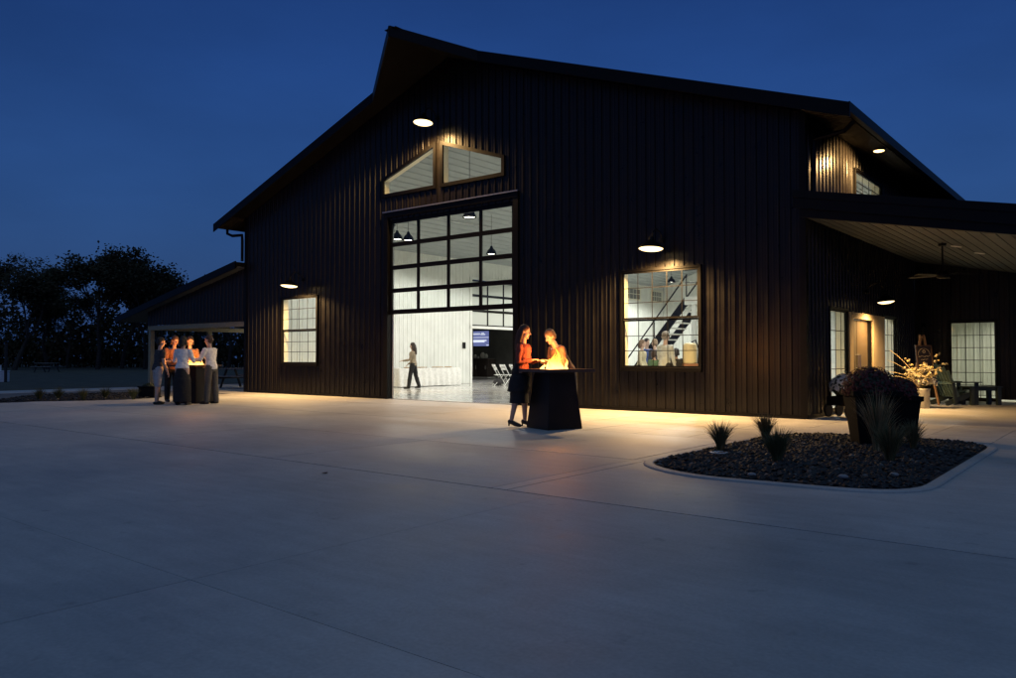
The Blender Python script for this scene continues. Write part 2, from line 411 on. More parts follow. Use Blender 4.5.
# roof slabs with prow at the ridge
YF = -.6
for sgn in (-1, 1):
    kk = 2.3 if sgn < 0 else 1.6
    poly = [(XC, -2.12), (XC + sgn * kk, YF), (XC + sgn * 10.4, YF), (XC + sgn * 10.4, DEP + .5), (XC, DEP + .5)]
    if sgn < 0: poly = poly[::-1]
    r = MB(); r.prism(poly, lambda x, y: zr(x) - .13, lambda x, y: zr(x))
    ro = r.build('roof', M_roof, barn)
    # standing ribs on top
    rb = MB(); y = -.4
    while y < DEP + .3:
        xs_ = XC + sgn * .15
        rb.bar((xs_, y, zr(xs_) + .012), (XC + sgn * 10.36, y, zr(XC + sgn * 10.36) + .012), .05, .03); y += .3
    rb.build('roof_rib', M_roof, ro)
    f = MB()   # rake and prow fascia
    for a, c_ in (((XC, -2.12), (XC + sgn * kk, YF)), ((XC + sgn * kk, YF), (XC + sgn * 10.53, YF))):
        A = Vector((a[0], a[1], zr(a[0]) - .12)); B_ = Vector((c_[0], c_[1], zr(c_[0]) - .12))
        nrm = Vector((-(B_ - A).y, (B_ - A).x, 0)).normalized() * .02 * (-sgn)
        if nrm.y > 0: nrm = -nrm
        f.add([A + nrm * q + Vector((0, 0, h)) for q in (.1, 1.5) for h in (-.12, .15)] + [B_ + nrm * q + Vector((0, 0, h)) for q in (.1, 1.5) for h in (-.12, .15)],
              [(0, 1, 3, 2), (4, 6, 7, 5), (2, 3, 7, 6), (0, 4, 5, 1), (1, 5, 7, 3), (0, 2, 6, 4)])
    f.build('fascia', M_trim, barn)
    gx = XC + sgn * 10.4
    gt = MB(); zz = zr(gx)
    gt.add([(gx + sgn * q, yy, zz + h) for yy in (YF - .028, DEP + .5) for q, h in ((.005, -.15), (.10, -.15), (.13, -.02), (.13, 0.0), (.115, 0.0), (.09, -.13), (.005, -.13))],
           [(i, i + 1, i + 8, i + 7) for i in range(6)] + [tuple(range(7)), tuple(range(13, 6, -1))])
    gt.build('gutter', M_trim, barn)
    ex, wx = XC + sgn * 9.53, XC + sgn * 10.38   # ribbed eave soffit
    sf = MB(); y = YF + .03; xa, xb = min(ex, wx), max(ex, wx)
    while y < DEP:
        for ya, yb, lo, hi in ((y, y + .13, -.165, -.15), (y + .13, y + .16, -.15, -.142)):
            sf.prism([(xa, ya), (xb, ya), (xb, yb), (xa, yb)], lambda x, q, lo=lo: zr(x) + lo, lambda x, q, hi=hi: zr(x) + hi)
        y += .16
    sf.build('eave_soffit', mat('bronze_soffit', (.022, .019, .016), .7, spec=.1), barn)
rc = MB(); rc.prism([(XC - .2, -2.1), (XC + .2, -2.1), (XC + .2, DEP + .5), (XC - .2, DEP + .5)], lambda x, y: zr(x) + .03, lambda x, y: zr(x) + .05)
rc.build('ridge_cap', M_roof, barn)
# downspouts
dsp = MB(); dsp.tube([(XC - 10.42, -.15, 5.7), (XC - 10.42, -.15, 5.52), (XC - 10.15, -.12, 5.42), (-19.12, -.08, 5.40), (-19.10, -.08, 5.2), (-19.10, -.08, 4.5)], .05, 8)
dsp.build('downspout', M_trim, barn)
dsp = MB(); dsp.tube([(.88, .2, 5.68), (.7, .2, 5.52), (.12, .2, 5.45), (.1, .2, 5.2), (.1, .2, 4.3)], .045, 8)
dsp.build('downspout', M_trim, barn)
# corner and base trims
ct = MB(); ct.box(-.09, .036, -.036, -.028, .02, 6.0); ct.box(.028, .036, -.028, .10, .02, 6.0); ct.build('corner_trim', M_trim, barn)
ct = MB(); ct.box(-19.036, -18.9, -.036, -.028, .02, 6.0); ct.box(-19.036, -19.028, -.028, .10, .02, 6.0); ct.build('corner_trim', M_trim, barn)
for xa, xb in ((X0, -11.97), (-7.03, X1)):
    bt = MB(); bt.box(xa, xb, -.05, .0, 0.0, .075); bt.build('base_trim', M_trim, barn)
for ya, yb in ((.01, 1.3), (7.0, 9.15)):
    bt = MB(); bt.box(0, .05, ya, yb, 0, .075); bt.build('base_trim', M_trim, barn)

# window builder: mp(u,z,d): d>0 outwards
def wbox(m_, mp, u0, u1, z0, z1, d0, d1):
    p = [mp(u, z, d) for d in (d0, d1) for z in (z0, z1) for u in (u0, u1)]
    m_.add(p, [(0, 1, 3, 2), (4, 6, 7, 5), (0, 4, 5, 1), (2, 3, 7, 6), (0, 2, 6, 4), (1, 5, 7, 3)])
def window(u0, u1, z0, z1, cols, rows, sashes, mp, parent, depth=.2, mun=.015, sill=True, name='window', tr=.055):
    win = bpy.data.objects.new(name, None); C.objects.link(win); win.parent = parent
    fr = MB()
    wbox(fr, mp, u0 - tr, u1 + tr, z1, z1 + tr, -.02, .06); wbox(fr, mp, u0 - tr, u1 + tr, z0 - tr, z0, -.02, .06)
    wbox(fr, mp, u0 - tr, u0, z0, z1, -.02, .058); wbox(fr, mp, u1, u1 + tr, z0, z1, -.02, .058)
    fr.build('frame', M_trim, win, bevel=.004)
    jb = MB(); D = -depth
    wbox(jb, mp, u0, u0 + .012, z0, z1, D, -.022); wbox(jb, mp, u1 - .012, u1, z0, z1, D, -.022)
    wbox(jb, mp, u0 + .012, u1 - .012, z1 - .012, z1, D, -.022); wbox(jb, mp, u0 + .012, u1 - .012, z0, z0 + .012, D, -.022)
    jb.build('jamb', M_cream, win)
    hs = (z1 - z0) / sashes
    for s_ in range(sashes):
        a, c_ = z0 + s_ * hs, z0 + (s_ + 1) * hs
        dd = -.0 - .03 * (sashes - 1 - s_) if sashes > 1 else 0
        sh = MB(); e = .04
        d0, d1 = .005 + dd, .035 + dd
        wbox(sh, mp, u0 + .002, u1 - .002, c_ - e, c_ - .001, d0, d1); wbox(sh, mp, u0 + .002, u1 - .002, a + .001, a + e, d0, d1)
        wbox(sh, mp, u0 + .002, u0 + e, a + e, c_ - e, d0, d1); wbox(sh, mp, u1 - e, u1 - .002, a + e, c_ - e, d0, d1)
        so = sh.build('sash', M_trim, win)
        gr = MB(); dg = (d0 + d1) / 2
        for i in range(1, cols):
            u = u0 + e + (u1 - u0 - 2 * e) * i / cols; wbox(gr, mp, u - mun / 2, u + mun / 2, a + e, c_ - e, dg + .003, dg + .011)
        for i in range(1, rows):
            z = a + e + (hs - 2 * e) * i / rows; wbox(gr, mp, u0 + e, u1 - e, z - mun / 2, z + mun / 2, dg + .004, dg + .012)
        gr.build('muntins', M_trim, so)
        pn = MB(); pn.add([mp(u0 + e, a + e, dg), mp(u1 - e, a + e, dg), mp(u1 - e, c_ - e, dg), mp(u0 + e, c_ - e, dg)], [(0, 1, 2, 3)])
        pn.build('pane', M_glass, so)
    if sill:
        sl = MB(); wbox(sl, mp, u0 - tr, u1 + tr, z0 - tr - .03, z0 - tr, -.01, .09); sl.build('sill', M_trim, win)
    return win
FM = lambda u, z, d: (u, -d, z)
SM = lambda u, z, d: (d, u, z)
window(WR[0], WR[1], .97, 3.1, 5, 3, 2, FM, barn)
window(WL[0], WL[1], 1.0, 3.1, 4, 3, 2, FM, barn)
window(SL1[0], SL1[1], .1, 2.2, 3, 5, 1, SM, barn, sill=False, tr=.05)
window(SL2[0], SL2[1], .1, 2.2, 3, 5, 1, SM, barn, sill=False, tr=.05)
window(UPW[0], UPW[1], 4.75, 5.45, 4, 3, 1, SM, barn, sill=False)
for hw in HW:
    gv = bpy.data.objects.new('wall_grille', None); C.objects.link(gv); gv.parent = barn
    LX = lambda u, z, d: (X0 + T + .03 + d, u, z)
    q = MB(); wbox(q, LX, hw[0], hw[1], 4.6, 5.35, -.005, .05); q.build('housing', M_cream, gv)
    q = MB()
    for i in range(5):
        for k in range(2):
            ua = hw[0] + .12 + (hw[1] - hw[0] - .24) * i / 5; wbox(q, LX, ua + .03, ua + (hw[1] - hw[0] - .24) / 5 - .03, 4.68 + k * .31, 4.95 + k * .31, .05, .056)
    q.build('louvre_panel', M_char, gv)
# transoms (sloped heads)
for (u0, u1) in ((-12.02, -9.97), (-9.67, -7.56)):
    t = bpy.data.objects.new('transom_window', None); C.objects.link(t); t.parent = barn
    cr = [(u0, 5.87), (u1, 5.87), (u1, tz(u1)), (u0, tz(u0))]
    def ring(off):
        cx_, cz_ = sum(p[0] for p in cr) / 4, sum(p[1] for p in cr) / 4
        o = []
        for i in range(4):
            a, b_, c_ = Vector(cr[i - 1]), Vector(cr[i]), Vector(cr[(i + 1) % 4])
            d1 = (b_ - a).normalized(); d2 = (c_ - b_).normalized()
            n1 = Vector((d1.y, -d1.x)); n2 = Vector((d2.y, -d2.x)); m_ = (n1 + n2).normalized(); o.append(b_ + m_ * off / max(.3, m_.dot(n1)))
        return o
    fr = MB(); R1, R2 = ring(.07), ring(-.025)
    vs = [(p.x, y, p.y) for y in (-.055, .01) for R_ in (R1, R2) for p in R_]
    fs = []
    for i in range(4):
        q = (i + 1) % 4
        fs += [(i, q, 4 + q, 4 + i), (8 + i, 12 + i, 12 + q, 8 + q), (i, 8 + i, 8 + q, q), (4 + i, 4 + q, 12 + q, 12 + i)]
    fr.add(vs, fs); fr.build('frame', M_trim, t)
    jb = MB(); R0 = [Vector(p) for p in cr]
    vs = [(p.x, y, p.y) for y in (.012, .21) for p in R0]
    jb.add(vs, [(i, 4 + i, 4 + (i + 1) % 4, (i + 1) % 4) for i in range(4)])
    jb.build('jamb', M_cream, t)
    pn = MB(); pn.add([(p.x, -.02, p.y) for p in R2], [(0, 1, 2, 3)]); pn.build('pane', M_glass, t)
# overhead door, half raised: jambs, header, four rows of glazed sections
od = bpy.data.objects.new('overhead_door', None); C.objects.link(od); od.parent = barn
for xa in (-11.96, -7.2):
    jb = MB(); jb.box(xa, xa + .16, -.06, .2, 0, 5.2); jb.build('jamb', M_trim, od)
hd = MB(); hd.box(-11.96, -7.04, -.07, .2, 5.2, 5.36); hd.build('header', M_trim, od)
hd = MB(); hd.box(-11.98, -7.02, -.1, -.07, 5.34, 5.37); hd.build('header_flashing', M_steel, od)
ZB, NR = 2.42, 5
rowh = .66
for r_ in range(NR):
    a = ZB + r_ * rowh
    s_ = MB(); y0, y1 = .03, .075
    tilt = 0
    s_.box(-11.8, -7.2, y0, y1, a, a + (.13 if r_ == 0 else .075)); s_.box(-11.8, -7.2, y0, y1, a + rowh - .045, a + rowh - .002)
    for i in range(5):
        u = -11.8 + 4.6 * i / 4; w_ = .045 if i not in (0, 4) else .05
        uu = min(max(u, -11.8 + .05), -7.2 - .05)
        s_.box(uu - w_, uu + w_, y0 + .002, y1 - .002, a + (.13 if r_ == 0 else .075), a + rowh - .045)
    so = s_.build('door_section', M_trim, od)
    pn = MB(); pn.add([(-11.75, .052, a + .05), (-7.25, .052, a + .05), (-7.25, .052, a + rowh - .03), (-11.75, .052, a + rowh - .03)], [(0, 1, 2, 3)])
    pn.build('pane', M_glass, so)
for u in (-11.78, -7.22):
    tk = MB(); tk.tube([(u, .14, 0.02), (u, .14, 4.9), (u, .3, 5.2), (u, .7, 5.42), (u, 4.5, 5.5)], .025, 6); tk.build('door_track', M_steel, od)

# interior glass overhead door (left wall, raised) and bar room behind it
idr = bpy.data.objects.new('interior_overhead_door', None); C.objects.link(idr); idr.parent = barn
LM = lambda u, z, d: (X0 - d, u, z)
for r_ in range(3):
    a = 2.62 + r_ * .7
    s_ = MB()
    wbox(s_, LM, 11.5, 18.6, a, a + .06, -.16, -.11); wbox(s_, LM, 11.5, 18.6, a + .65, a + .698, -.16, -.11)
    for i in range(7):
        u = 11.53 + 7.0 * i / 6; wbox(s_, LM, u - .035, u + .035, a + .06, a + .65, -.158, -.112)
    so = s_.build('door_section', M_trim, idr)
    pn = MB(); pn.add([LM(11.55, a + .04, -.13), LM(18.55, a + .04, -.13), LM(18.55, a + .67, -.13), LM(11.55, a + .67, -.13)], [(0, 1, 2, 3)])
    pn.build('pane', mat('painted_bright_pane', (.55, .57, .52), .3), so)  # opaque pale colour stands in for the brightness seen in the glass
tr = MB()
for u0_, u1_, z0_, z1_, d_ in ((11.36, 18.75, 2.50, 2.62, -.27), (11.36, 11.5, .01, 4.85, -.25), (18.6, 18.75, .01, 4.85, -.25), (11.36, 18.75, 4.752, 4.85, -.26)):
    tr = MB(); wbox(tr, LM, u0_, u1_, z0_, z1_, d_, .02); tr.build('door_trim', M_white, idr)
br = MB()
br.box(-28, X0 - .05, 19.5, 19.6, 0, 4.6); br.box(-28.1, -28, 10.5, 19.6, 0, 4.2); br.box(-28, X0 - .06, 10.4, 10.5, 0, 4.5); br.box(-28.1, X0 - .07, 10.4, 19.6, 4.6, 4.7)
br.build('bar_room_wall', M_char, barn)
bf = MB(); bf.box(-28, X0 + .0, 10.5, 19.5, -.03, .008); bf.build('bar_room_floor', concrete('bar_floor', (.42, .41, .38), .25), barn)

# porch on the right
zp = lambda x: 4.34 - .195 * x
PX = 6.4
p = MB(); p.prism([(.03, -.3), (PX, -.3), (PX, 15), (.03, 15)], lambda x, y: zp(x) - .14, lambda x, y: zp(x)); p.build('porch_roof', M_roof, barn)
p = MB()
p.prism([(-.1, -.36), (PX, -.36), (PX, -.302), (-.1, -.302)], lambda x, y: zp(x) - .30, lambda x, y: zp(x) + .03)
p.prism([(-.1, -.39), (PX, -.39), (PX, -.362), (-.1, -.362)], lambda x, y: zp(x) - .10, lambda x, y: zp(x) + .04)
p.build('porch_fascia', M_trim, barn)
zc = lambda x: 3.90 - .195 * x
b = MB(); x = .05
while x < PX - .1:
    b.prism([(x, -.28), (x + .2, -.28), (x + .2, 9.15), (x, 9.15)], lambda q, y: zc(q), lambda q, y: zc(q) + .015)
    b.prism([(x + .2, -.28), (x + .225, -.28), (x + .225, 9.15), (x + .2, 9.15)], lambda q, y: zc(q) + .012, lambda q, y: zc(q) + .02); x += .225
b.build('porch_ceiling', M_soffit, barn)
p = MB(); p.prism([(.03, -.30), (PX, -.30), (PX, -.18), (.03, -.18)], lambda x, y: zc(x) - .02, lambda x, y: zp(x) - .14); p.build('porch_beam', M_trim, barn)
for y in (-.2, 4.5, 9.0):
    p = MB(); p.box(PX - .3, PX - .1, y - .1, y + .1, 0, zc(PX) + .0); p.build('porch_post', M_trim, barn)
WW = (.9, 2.0, K(.06), K(2.17))
ribbed(.03, PX, .06, lambda x: zc(x) + .1, [WW], lambda u, z, d: (u, 9.2 - d, z)).build('wing_wall', M_black, barn)
window(.9, 2.0, .06, 2.17, 3, 6, 1, lambda u, z, d: (u, 9.2 - d, z), barn, sill=False, tr=.05, mun=.016)
ib = MB()
iw = ribbed(.1, PX, .02, 2.9, [], lambda u, z, d: (u, 12.6 - d, z)); iw.build('inner_wall', M_white, barn)
ib = MB(); ib.box(.1, PX, 9.45, 12.6, 2.9, 2.95); ib.box(.1, PX, 9.3, 12.6, -.02, .006); ib.box(PX, PX + .1, 9.3, 12.6, 0, 3); ib.box(.06, .1, 9.3, 12.6, 0, 3); ib.build('wing_room_shell', M_white, barn)
# entry door: tan casing, double door, one leaf ajar
ed = bpy.data.objects.new('entry_door', None); C.objects.link(ed); ed.parent = barn
c_ = MB(); wbox(c_, SM, 2.68, 2.98, .02, 2.2, -.2, .07); wbox(c_, SM, 4.62, 5.68, .02, 2.2, -.2, .07); wbox(c_, SM, 2.98, 4.62, 2.06, 2.2, -.2, .07); c_.build('casing', M_tan, ed, bevel=.01)
M_bronze = mat('dark_bronze_door', (.06, .05, .035), .4)
for a_, b_ in ((2.98, 3.06), (4.55, 4.62)):
    c_ = MB(); wbox(c_, SM, a_, b_, .02, 2.06, -.1, .03); c_.build('frame', M_trim, ed)
dl = MB(); wbox(dl, SM, 3.06, 3.5, .03, 2.04, -.06, -.015); do = dl.build('door_leaf', M_bronze, ed)
hn = MB(); hn.tube([(-.015, 3.45, .95), (.04, 3.45, .95), (.04, 3.45, 1.25), (-.015, 3.45, 1.25)], .012, 8); hn.build('handle', M_steel, do)
dl = MB(); wbox(dl, SM, 3.52, 4.40, .03, 2.04, -.06, -.012); do = dl.build('door_leaf', mat('brown_bronze_door', (.06, .045, .028), .4), ed)
hn = MB(); hn.tube([(-.012, 3.58, .95), (.045, 3.58, .95), (.045, 3.58, 1.25), (-.012, 3.58, 1.25)], .012, 8); hn.build('handle', M_steel, do)

# carport lean-to on the left
zl = lambda x: 4.45 - .188 * (-19.0 - x)
p = MB(); p.prism([(-27.7, -.35), (-19.03, -.35), (-19.03, 20), (-27.7, 20)], lambda x, y: zl(x) - .14, lambda x, y: zl(x)); p.build('carport_roof', M_roof, barn)
p = MB(); p.prism([(-27.75, -.40), (-19.03, -.40), (-19.03, -.352), (-27.75, -.352)], lambda x, y: zl(x) - .22, lambda x, y: zl(x) + .03); p.build('carport_fascia', M_trim, barn)
ribbed(-25.75, -19.04, 2.44, lambda x: zl(x) - .15, [], lambda u, z, d: (u, -.02 - d, z)).build('carport_gable', M_black, barn)
p = MB(); p.box(-25.8, -19.04, 0, .2, 2.26, 2.43); p.build('carport_beam', M_timber, barn)
p = MB(); p.box(-25.8, -25.6, .2, 10.4, 2.26, 2.43); p.build('carport_beam', M_timber, barn)
for y in (.1, 2.6, 5.4, 8.2, 10.2):
    p = MB(); p.box(-25.78, -25.61, y - .085, y + .085, 0, 2.26); p.build('carport_post', M_timber, barn, bevel=.008)
p = MB(); p.prism([(-27.6, -.3), (-19.04, -.3), (-19.04, 10.4), (-27.6, 10.4)], lambda x, y: zl(x) - .20, lambda x, y: zl(x) - .15); p.build('carport_ceiling', M_soffit, barn)

# ------------------------------------------------------------------ lamps
def barn_lamp(pos, out, label, power, rad_=.27, arm=.55, spot=158, col=WARM):
    """pos = centre of lamp mouth, out = unit dir away from the wall"""
    out = Vector((*out, 0)); ang = math.atan2(out.y, out.x) - PI / 2
    t = thing('barn_light', label, 'wall light', pos, ang + PI, 'gooseneck barn lights on the walls')
    # local: wall lies towards +y after rotation by pi -> use local y- as outward
    tl = Matrix.Rotation(rad(-5), 4, 'X')
    s_ = MB(); s_.lathe([(rad_, 0), (rad_ + .008, .01), (rad_ * .93, .05), (rad_ * .6, .12), (rad_ * .28, .17), (.06, .2), (.05, .26), (.045, .27)], 28, mtx=tl, caps=False)
    s_.build('shade', M_trim, t, smooth=True)
    s2 = MB(); s2.lathe([(.001, -.045), (rad_ * .45, -.038), (rad_ * .8, -.018), (rad_ * .95, .004), (.001, .03)], 28, mtx=tl, caps=False)
    s2.build('lamp_disc', emit('lamp_disc_glow', (1, .74, .36), 3.2), t, smooth=True)
    a = MB(); a.tube([(0, 0.06, .26), (0, .08, .36), (0, arm * .4, .46), (0, arm * .75, .40), (0, arm - .03, .26)], .014, 8)
    a.lathe([(.06, 0), (.06, .03), (.03, .04)], 12, c=(0, arm - .032, .25), mtx=Matrix.Rotation(rad(90), 4, 'X'))
    a.build('gooseneck_arm', M_trim, t)
    lamp('SPOT', 'lamp_light', (0, .02, -.17), power, col, t, .11, spot, .9, rot=(rad(4), 0, 0))
    return t
LP = 2300
barn_lamp((-9.88, -.55, 7.47), (0, -1), 'gooseneck barn light high under the gable, above the sloped transom windows', LP * .42)
barn_lamp((-15.77, -.55, 3.42), (0, -1), 'gooseneck barn light above the narrow left front window', LP * .62)
barn_lamp((-3.05, -.55, 3.50), (0, -1), 'gooseneck barn light above the wide right front window', LP)
barn_lamp((.5, 4.0, 2.46), (1, 0), 'gooseneck barn light beside the tan entry door under the porch', 720, rad_=.19, arm=.47)

def pendant(i, pos, power, label):
    t = thing('pendant_light', label, 'pendant light', pos, 0, 'pendant lights in the hall')
    s_ = MB(); s_.lathe([(.21, 0), (.215, .01), (.20, .06), (.15, .17), (.08, .24), (.05, .30), (.04, .34)], 20, caps=False); s_.build('shade', M_trim, t, smooth=True)
    s_ = MB(); s_.lathe([(.001, .03), (.17, .03), (.17, .05), (.001, .06)], 20, caps=False); s_.build('lamp_disc', emit('pendant_glow', (1, .93, .78), 10), t)
    cz = zr(pos[0]) - .64 - pos[2]
    s_ = MB(); s_.tube([(0, 0, .33), (0, 0, cz)], .008, 6); s_.build('cord', M_trim, t)
    lamp('SPOT', 'pendant_lamp', (0, 0, -.02), power, ROOM, t, .17, 165, .25)
PW = 1180
pl = [((-15.73, 4.0, 5.39), 'dark dome pendant seen in the top left pane of the glass overhead door', .3),
      ((-16.4, 5.2, 5.56), 'dark dome pendant just right of the one in the top left door pane', .12),
      ((-10.75, 2.3, 5.40), 'dark pendant near the top of the third column of door glass', .12),
      ((-15.1, 8.5, 5.27), 'dark pendant on a long cord in the right column of door glass', .6),
      ((-15.2, 24, 5.3), 'dark pendant seen through the upper sash of the right front window', 1.6)]
for i, (p_, l_, q) in enumerate(pl): pendant(i, p_, PW * q, l_)
hidden = [(-4.0, 4.0), (-4.0, 11.0), (-14.8, 15.0), (-9.0, 13.0), (-4.0, 19.0), (-9.5, 20.0)]  # unseen pendants added to brighten the hall behind the windows
for i, (x, y) in enumerate(hidden):
    pendant(9, (x, y, 5.3), PW * .9, 'unseen dome pendant added deep inside the hall to brighten it, hidden by the front wall')
# small lamp in the bar room, wing room and carport (fixtures on their ceilings)
def ceiling_fixture(pos, power, label, col=ROOM, glow=3, spot=160, tilt=0, size=1.0):
    t = thing('ceiling_light', label, 'ceiling light', pos)
    s_ = MB(); s_.lathe([(.2, 0), (.2, -.03), (.17, -.05)], 20); s_.build('housing', M_trim, t)
    s_ = MB(); s_.lathe([(.16, -.051), (.15, -.07), (.05, -.08)], 20); s_.build('diffuser', emit('fixture_glow_%d' % glow, (col[0], col[1] * 1.1, col[2] * 1.2), glow), t, smooth=True)
    lamp('SPOT', 'fixture_lamp', (0, 0, -.12), power, col, t, .1, spot, .3, rot=(0, rad(tilt), 0))
    t.scale = (size, size, size)
ceiling_fixture((.72, 2.62, 5.66), 900, 'bright warm soffit light under the right eave above the porch roof', WARM, 4, 140, 52, .68)
ceiling_fixture((3.2, 10.9, 2.9), 230, 'round ceiling light inside the room behind the porch window', (1, .96, .75), 4)
ceiling_fixture((-23.0, 5.0, zl(-23) - .2), 130, 'round ceiling light under the carport roof', (1, .93, .75), 3)
ceiling_fixture((-22.0, 15.5, 4.6), 420, 'round ceiling light in the dark bar room', ROOM, 3)

# ------------------------------------------------------------------ people
def ellipse_ring(c, ax, ay, rx, ry, n=18):
    return [c + ax * (rx * math.cos(2 * PI * i / n)) + ay * (ry * math.sin(2 * PI * i / n)) for i in range(n)]
def sphere(m_, c, rx, ry, rz, rot=None, n=12):
    rings = []
    for i in range(1, n):
        th = PI * i / n
        rg = []
        for q in range(2 * n):
            p = Vector((rx * math.sin(th) * math.cos(PI * q / n), ry * math.sin(th) * math.sin(PI * q / n), -rz * math.cos(th)))
            rg.append(Vector(c) + (rot @ p if rot else p))
        rings.append(rg)
    m_.loft(rings)
def capsule(m_, pts, rs, n=12):
    pts = [Vector(p) for p in pts]
    d0 = (pts[0] - pts[1]).normalized(); d1 = (pts[-1] - pts[-2]).normalized()
    P = [pts[0] + d0 * rs[0] * .85, pts[0] + d0 * rs[0] * .5] + pts + [pts[-1] + d1 * rs[-1] * .5, pts[-1] + d1 * rs[-1] * .85]
    Rr = [rs[0] * .45, rs[0] * .85] + list(rs) + [rs[-1] * .85, rs[-1] * .45]
    m_.tube(P, Rr, n)
def remesh(m_, name, mats, parent, vox, smooth_it=4, displace=0.0):
    o = bpy.data.objects.new('tmp', m_.mesh('tmp', mats)); C.objects.link(o)
    r = o.modifiers.new('r', 'REMESH'); r.mode = 'VOXEL'; r.voxel_size = vox
    s_ = o.modifiers.new('s', 'SMOOTH'); s_.factor = .5; s_.iterations = smooth_it
    if displace:
        tx = bpy.data.textures.new('folds', 'CLOUDS'); tx.noise_scale = .075
        dm = o.modifiers.new('d', 'DISPLACE'); dm.texture = tx; dm.strength = displace; dm.mid_level = .5
    dg = bpy.context.evaluated_depsgraph_get()
    me = bpy.data.meshes.new_from_object(o.evaluated_get(dg))
    bpy.data.objects.remove(o)
    me.name = name
    if not me.materials:
        for q in mats: me.materials.append(q)
    me.polygons.foreach_set('use_smooth', [True] * len(me.polygons))
    ob = bpy.data.objects.new(name, me); C.objects.link(ob); ob.parent = parent
    return ob
def cloth(name, col, rough=.85): return mat(name, col, rough, 0, .15, 14, .3, 60)
SKIN = [mat('skin_fair', (.55, .36, .27), .5, 0, .05, 20), mat('eye_dark', (.02, .015, .012), .2), mat('lips', (.42, .17, .14), .45)]
def person(label, pos, heading, H=1.7, lean=0, head_pitch=0, head_turn=0, arms=None, legs=None, female=False, vox=.008,
           top=None, sleeve='long', bottom=None, bottom_kind='trousers', coat=None, coat_hem=.48, hair=((.03, .02, .015), 'short'), shoes=(.015, .013, .012), heel=False, hem=.1, extra=None, group=None, pelvis_z=None):
    root = thing('person', label, 'person', pos, heading, group)
    s = H / 1.7
    V = lambda x, y, z: Vector((x, y, z)) * s
    L_ = rad(lean)
    tdir = Vector((0, math.sin(L_), math.cos(L_))); fwd = Vector((0, math.cos(L_), -math.sin(L_))); X = Vector((1, 0, 0))
    legs = legs or {}
    # legs: (thigh pitch fwd deg, knee bend deg, splay)
    lg = {}
    for sd in (-1, 1):
        th, kb, sp = legs.get(sd, (0, 0, 2))
        a = rad(th); b_ = rad(th - kb)
        d1 = Vector((sd * math.sin(rad(sp)), math.sin(a), -math.cos(a))).normalized()
        d2 = Vector((sd * math.sin(rad(sp)) * .5, math.sin(b_), -math.cos(b_))).normalized()
        hip = Vector((sd * .095 * s, 0, 0)); kn = hip + d1 * .43 * s; an = kn + d2 * .42 * s
        lg[sd] = (hip, kn, an)
    low = min(l[2].z for l in lg.values())
    pz = (.075 * s + (.05 if heel else 0)) - low
    P = Vector((0, 0, pz)) if pelvis_z is None else Vector((0, 0, pelvis_z))
    for sd in lg: lg[sd] = tuple(q + P for q in lg[sd])
    f = .92 if female else 1.0
    def torso(m_, inf=0.0, lo=-.1, hi=.52):
        prof = [(-.12, .10, .085), (-.06, .155, .112), (0, .17 if female else .165, .12), (.07, .155, .112), (.16, .125 * f + .01, .095), (.26, .15 * f, .11), (.35, .168 * f, .118), (.43, .172 * f, .105), (.485, .14 * f, .085), (.525, .07, .06)]
        rings = []
        for t, rx, ry in prof:
            if lo <= t <= hi:
                c = P + tdir * t * s + fwd * (.015 if .25 < t < .45 else 0) * s
                rings.append(ellipse_ring(c, X, fwd, rx * s + inf, ry * s + inf, 20))
        m_.loft(rings)
    nb = P + tdir * .50 * s
    ha = L_ + rad(head_pitch)
    hdir = Vector((0, math.sin(ha), math.cos(ha)))
    hc = nb + tdir * .07 * s + hdir * .13 * s
    ht = rad(head_turn)
    Rh = Matrix.Rotation(ht, 3, 'Z') @ Matrix.Rotation(-ha, 3, 'X')
    HP = lambda x, y, z: hc + Rh @ (Vector((x, y, z)) * s)
    shp = {sd: P + tdir * .445 * s + X * sd * (.178 if female else .198) * s for sd in (-1, 1)}
    arms = arms or {}
    am = {}
    for sd in (-1, 1):
        d1, d2 = arms.get(sd, ((sd * .12, .05, -1), (sd * .05, .2, -1)))
        d1, d2 = Vector(d1).normalized(), Vector(d2).normalized()
        e = shp[sd] + d1 * .285 * s; wv = e + d2 * .25 * s
        am[sd] = (shp[sd], e, wv, d2)
    def arm(m_, sd, inf=0.0, frac=1.0):
        a, e, wv, d2 = am[sd]
        rr = [.052, .046, .04, .038, .027] if not female else [.045, .04, .035, .033, .024]
        pts = [a, a.lerp(e, .5), e, e.lerp(wv, .35), wv]
        kk = 5 if frac >= 1 else (3 if frac > .5 else 2)
        capsule(m_, pts[:kk], [q * s + inf for q in rr[:kk]])
    def leg(m_, sd, inf=0.0, frac=1.0, ank=0.0):
        h, kn, an = lg[sd]
        pts = [h, h.lerp(kn, .5), kn, kn.lerp(an, .35), an]; rr = [.088, .075, .055, .054, .036]
        kk = 5 if frac >= 1 else 3
        r2 = [q * s + inf + (ank * i / 4) for i, q in enumerate(rr)]
        capsule(m_, pts[:kk], r2[:kk], 14)
    body = MB()
    torso(body)
    capsule(body, [nb - tdir * .03 * s, nb + tdir * .06 * s + hdir * .03 * s], [.056 * s * f, .05 * s * f])
    # head: skull, jaw, nose, brow, ears
    sphere(body, HP(0, -.012, .03), .074 * s, .092 * s, .092 * s, Rh); sphere(body, HP(0, .022, -.035), .058 * s, .066 * s, .082 * s, Rh)
    capsule(body, [HP(0, .088, .012), HP(0, .108, -.022)], [.010 * s, .014 * s], 8)
    sphere(body, HP(0, .078, -.062), .022 * s, .014 * s, .012 * s, Rh, 6); sphere(body, HP(0, .07, -.1), .022 * s, .02 * s, .018 * s, Rh, 6)
    for sd in (-1, 1): sphere(body, HP(sd * .076, -.005, -.005), .010 * s, .02 * s, .032 * s, Rh, 6)
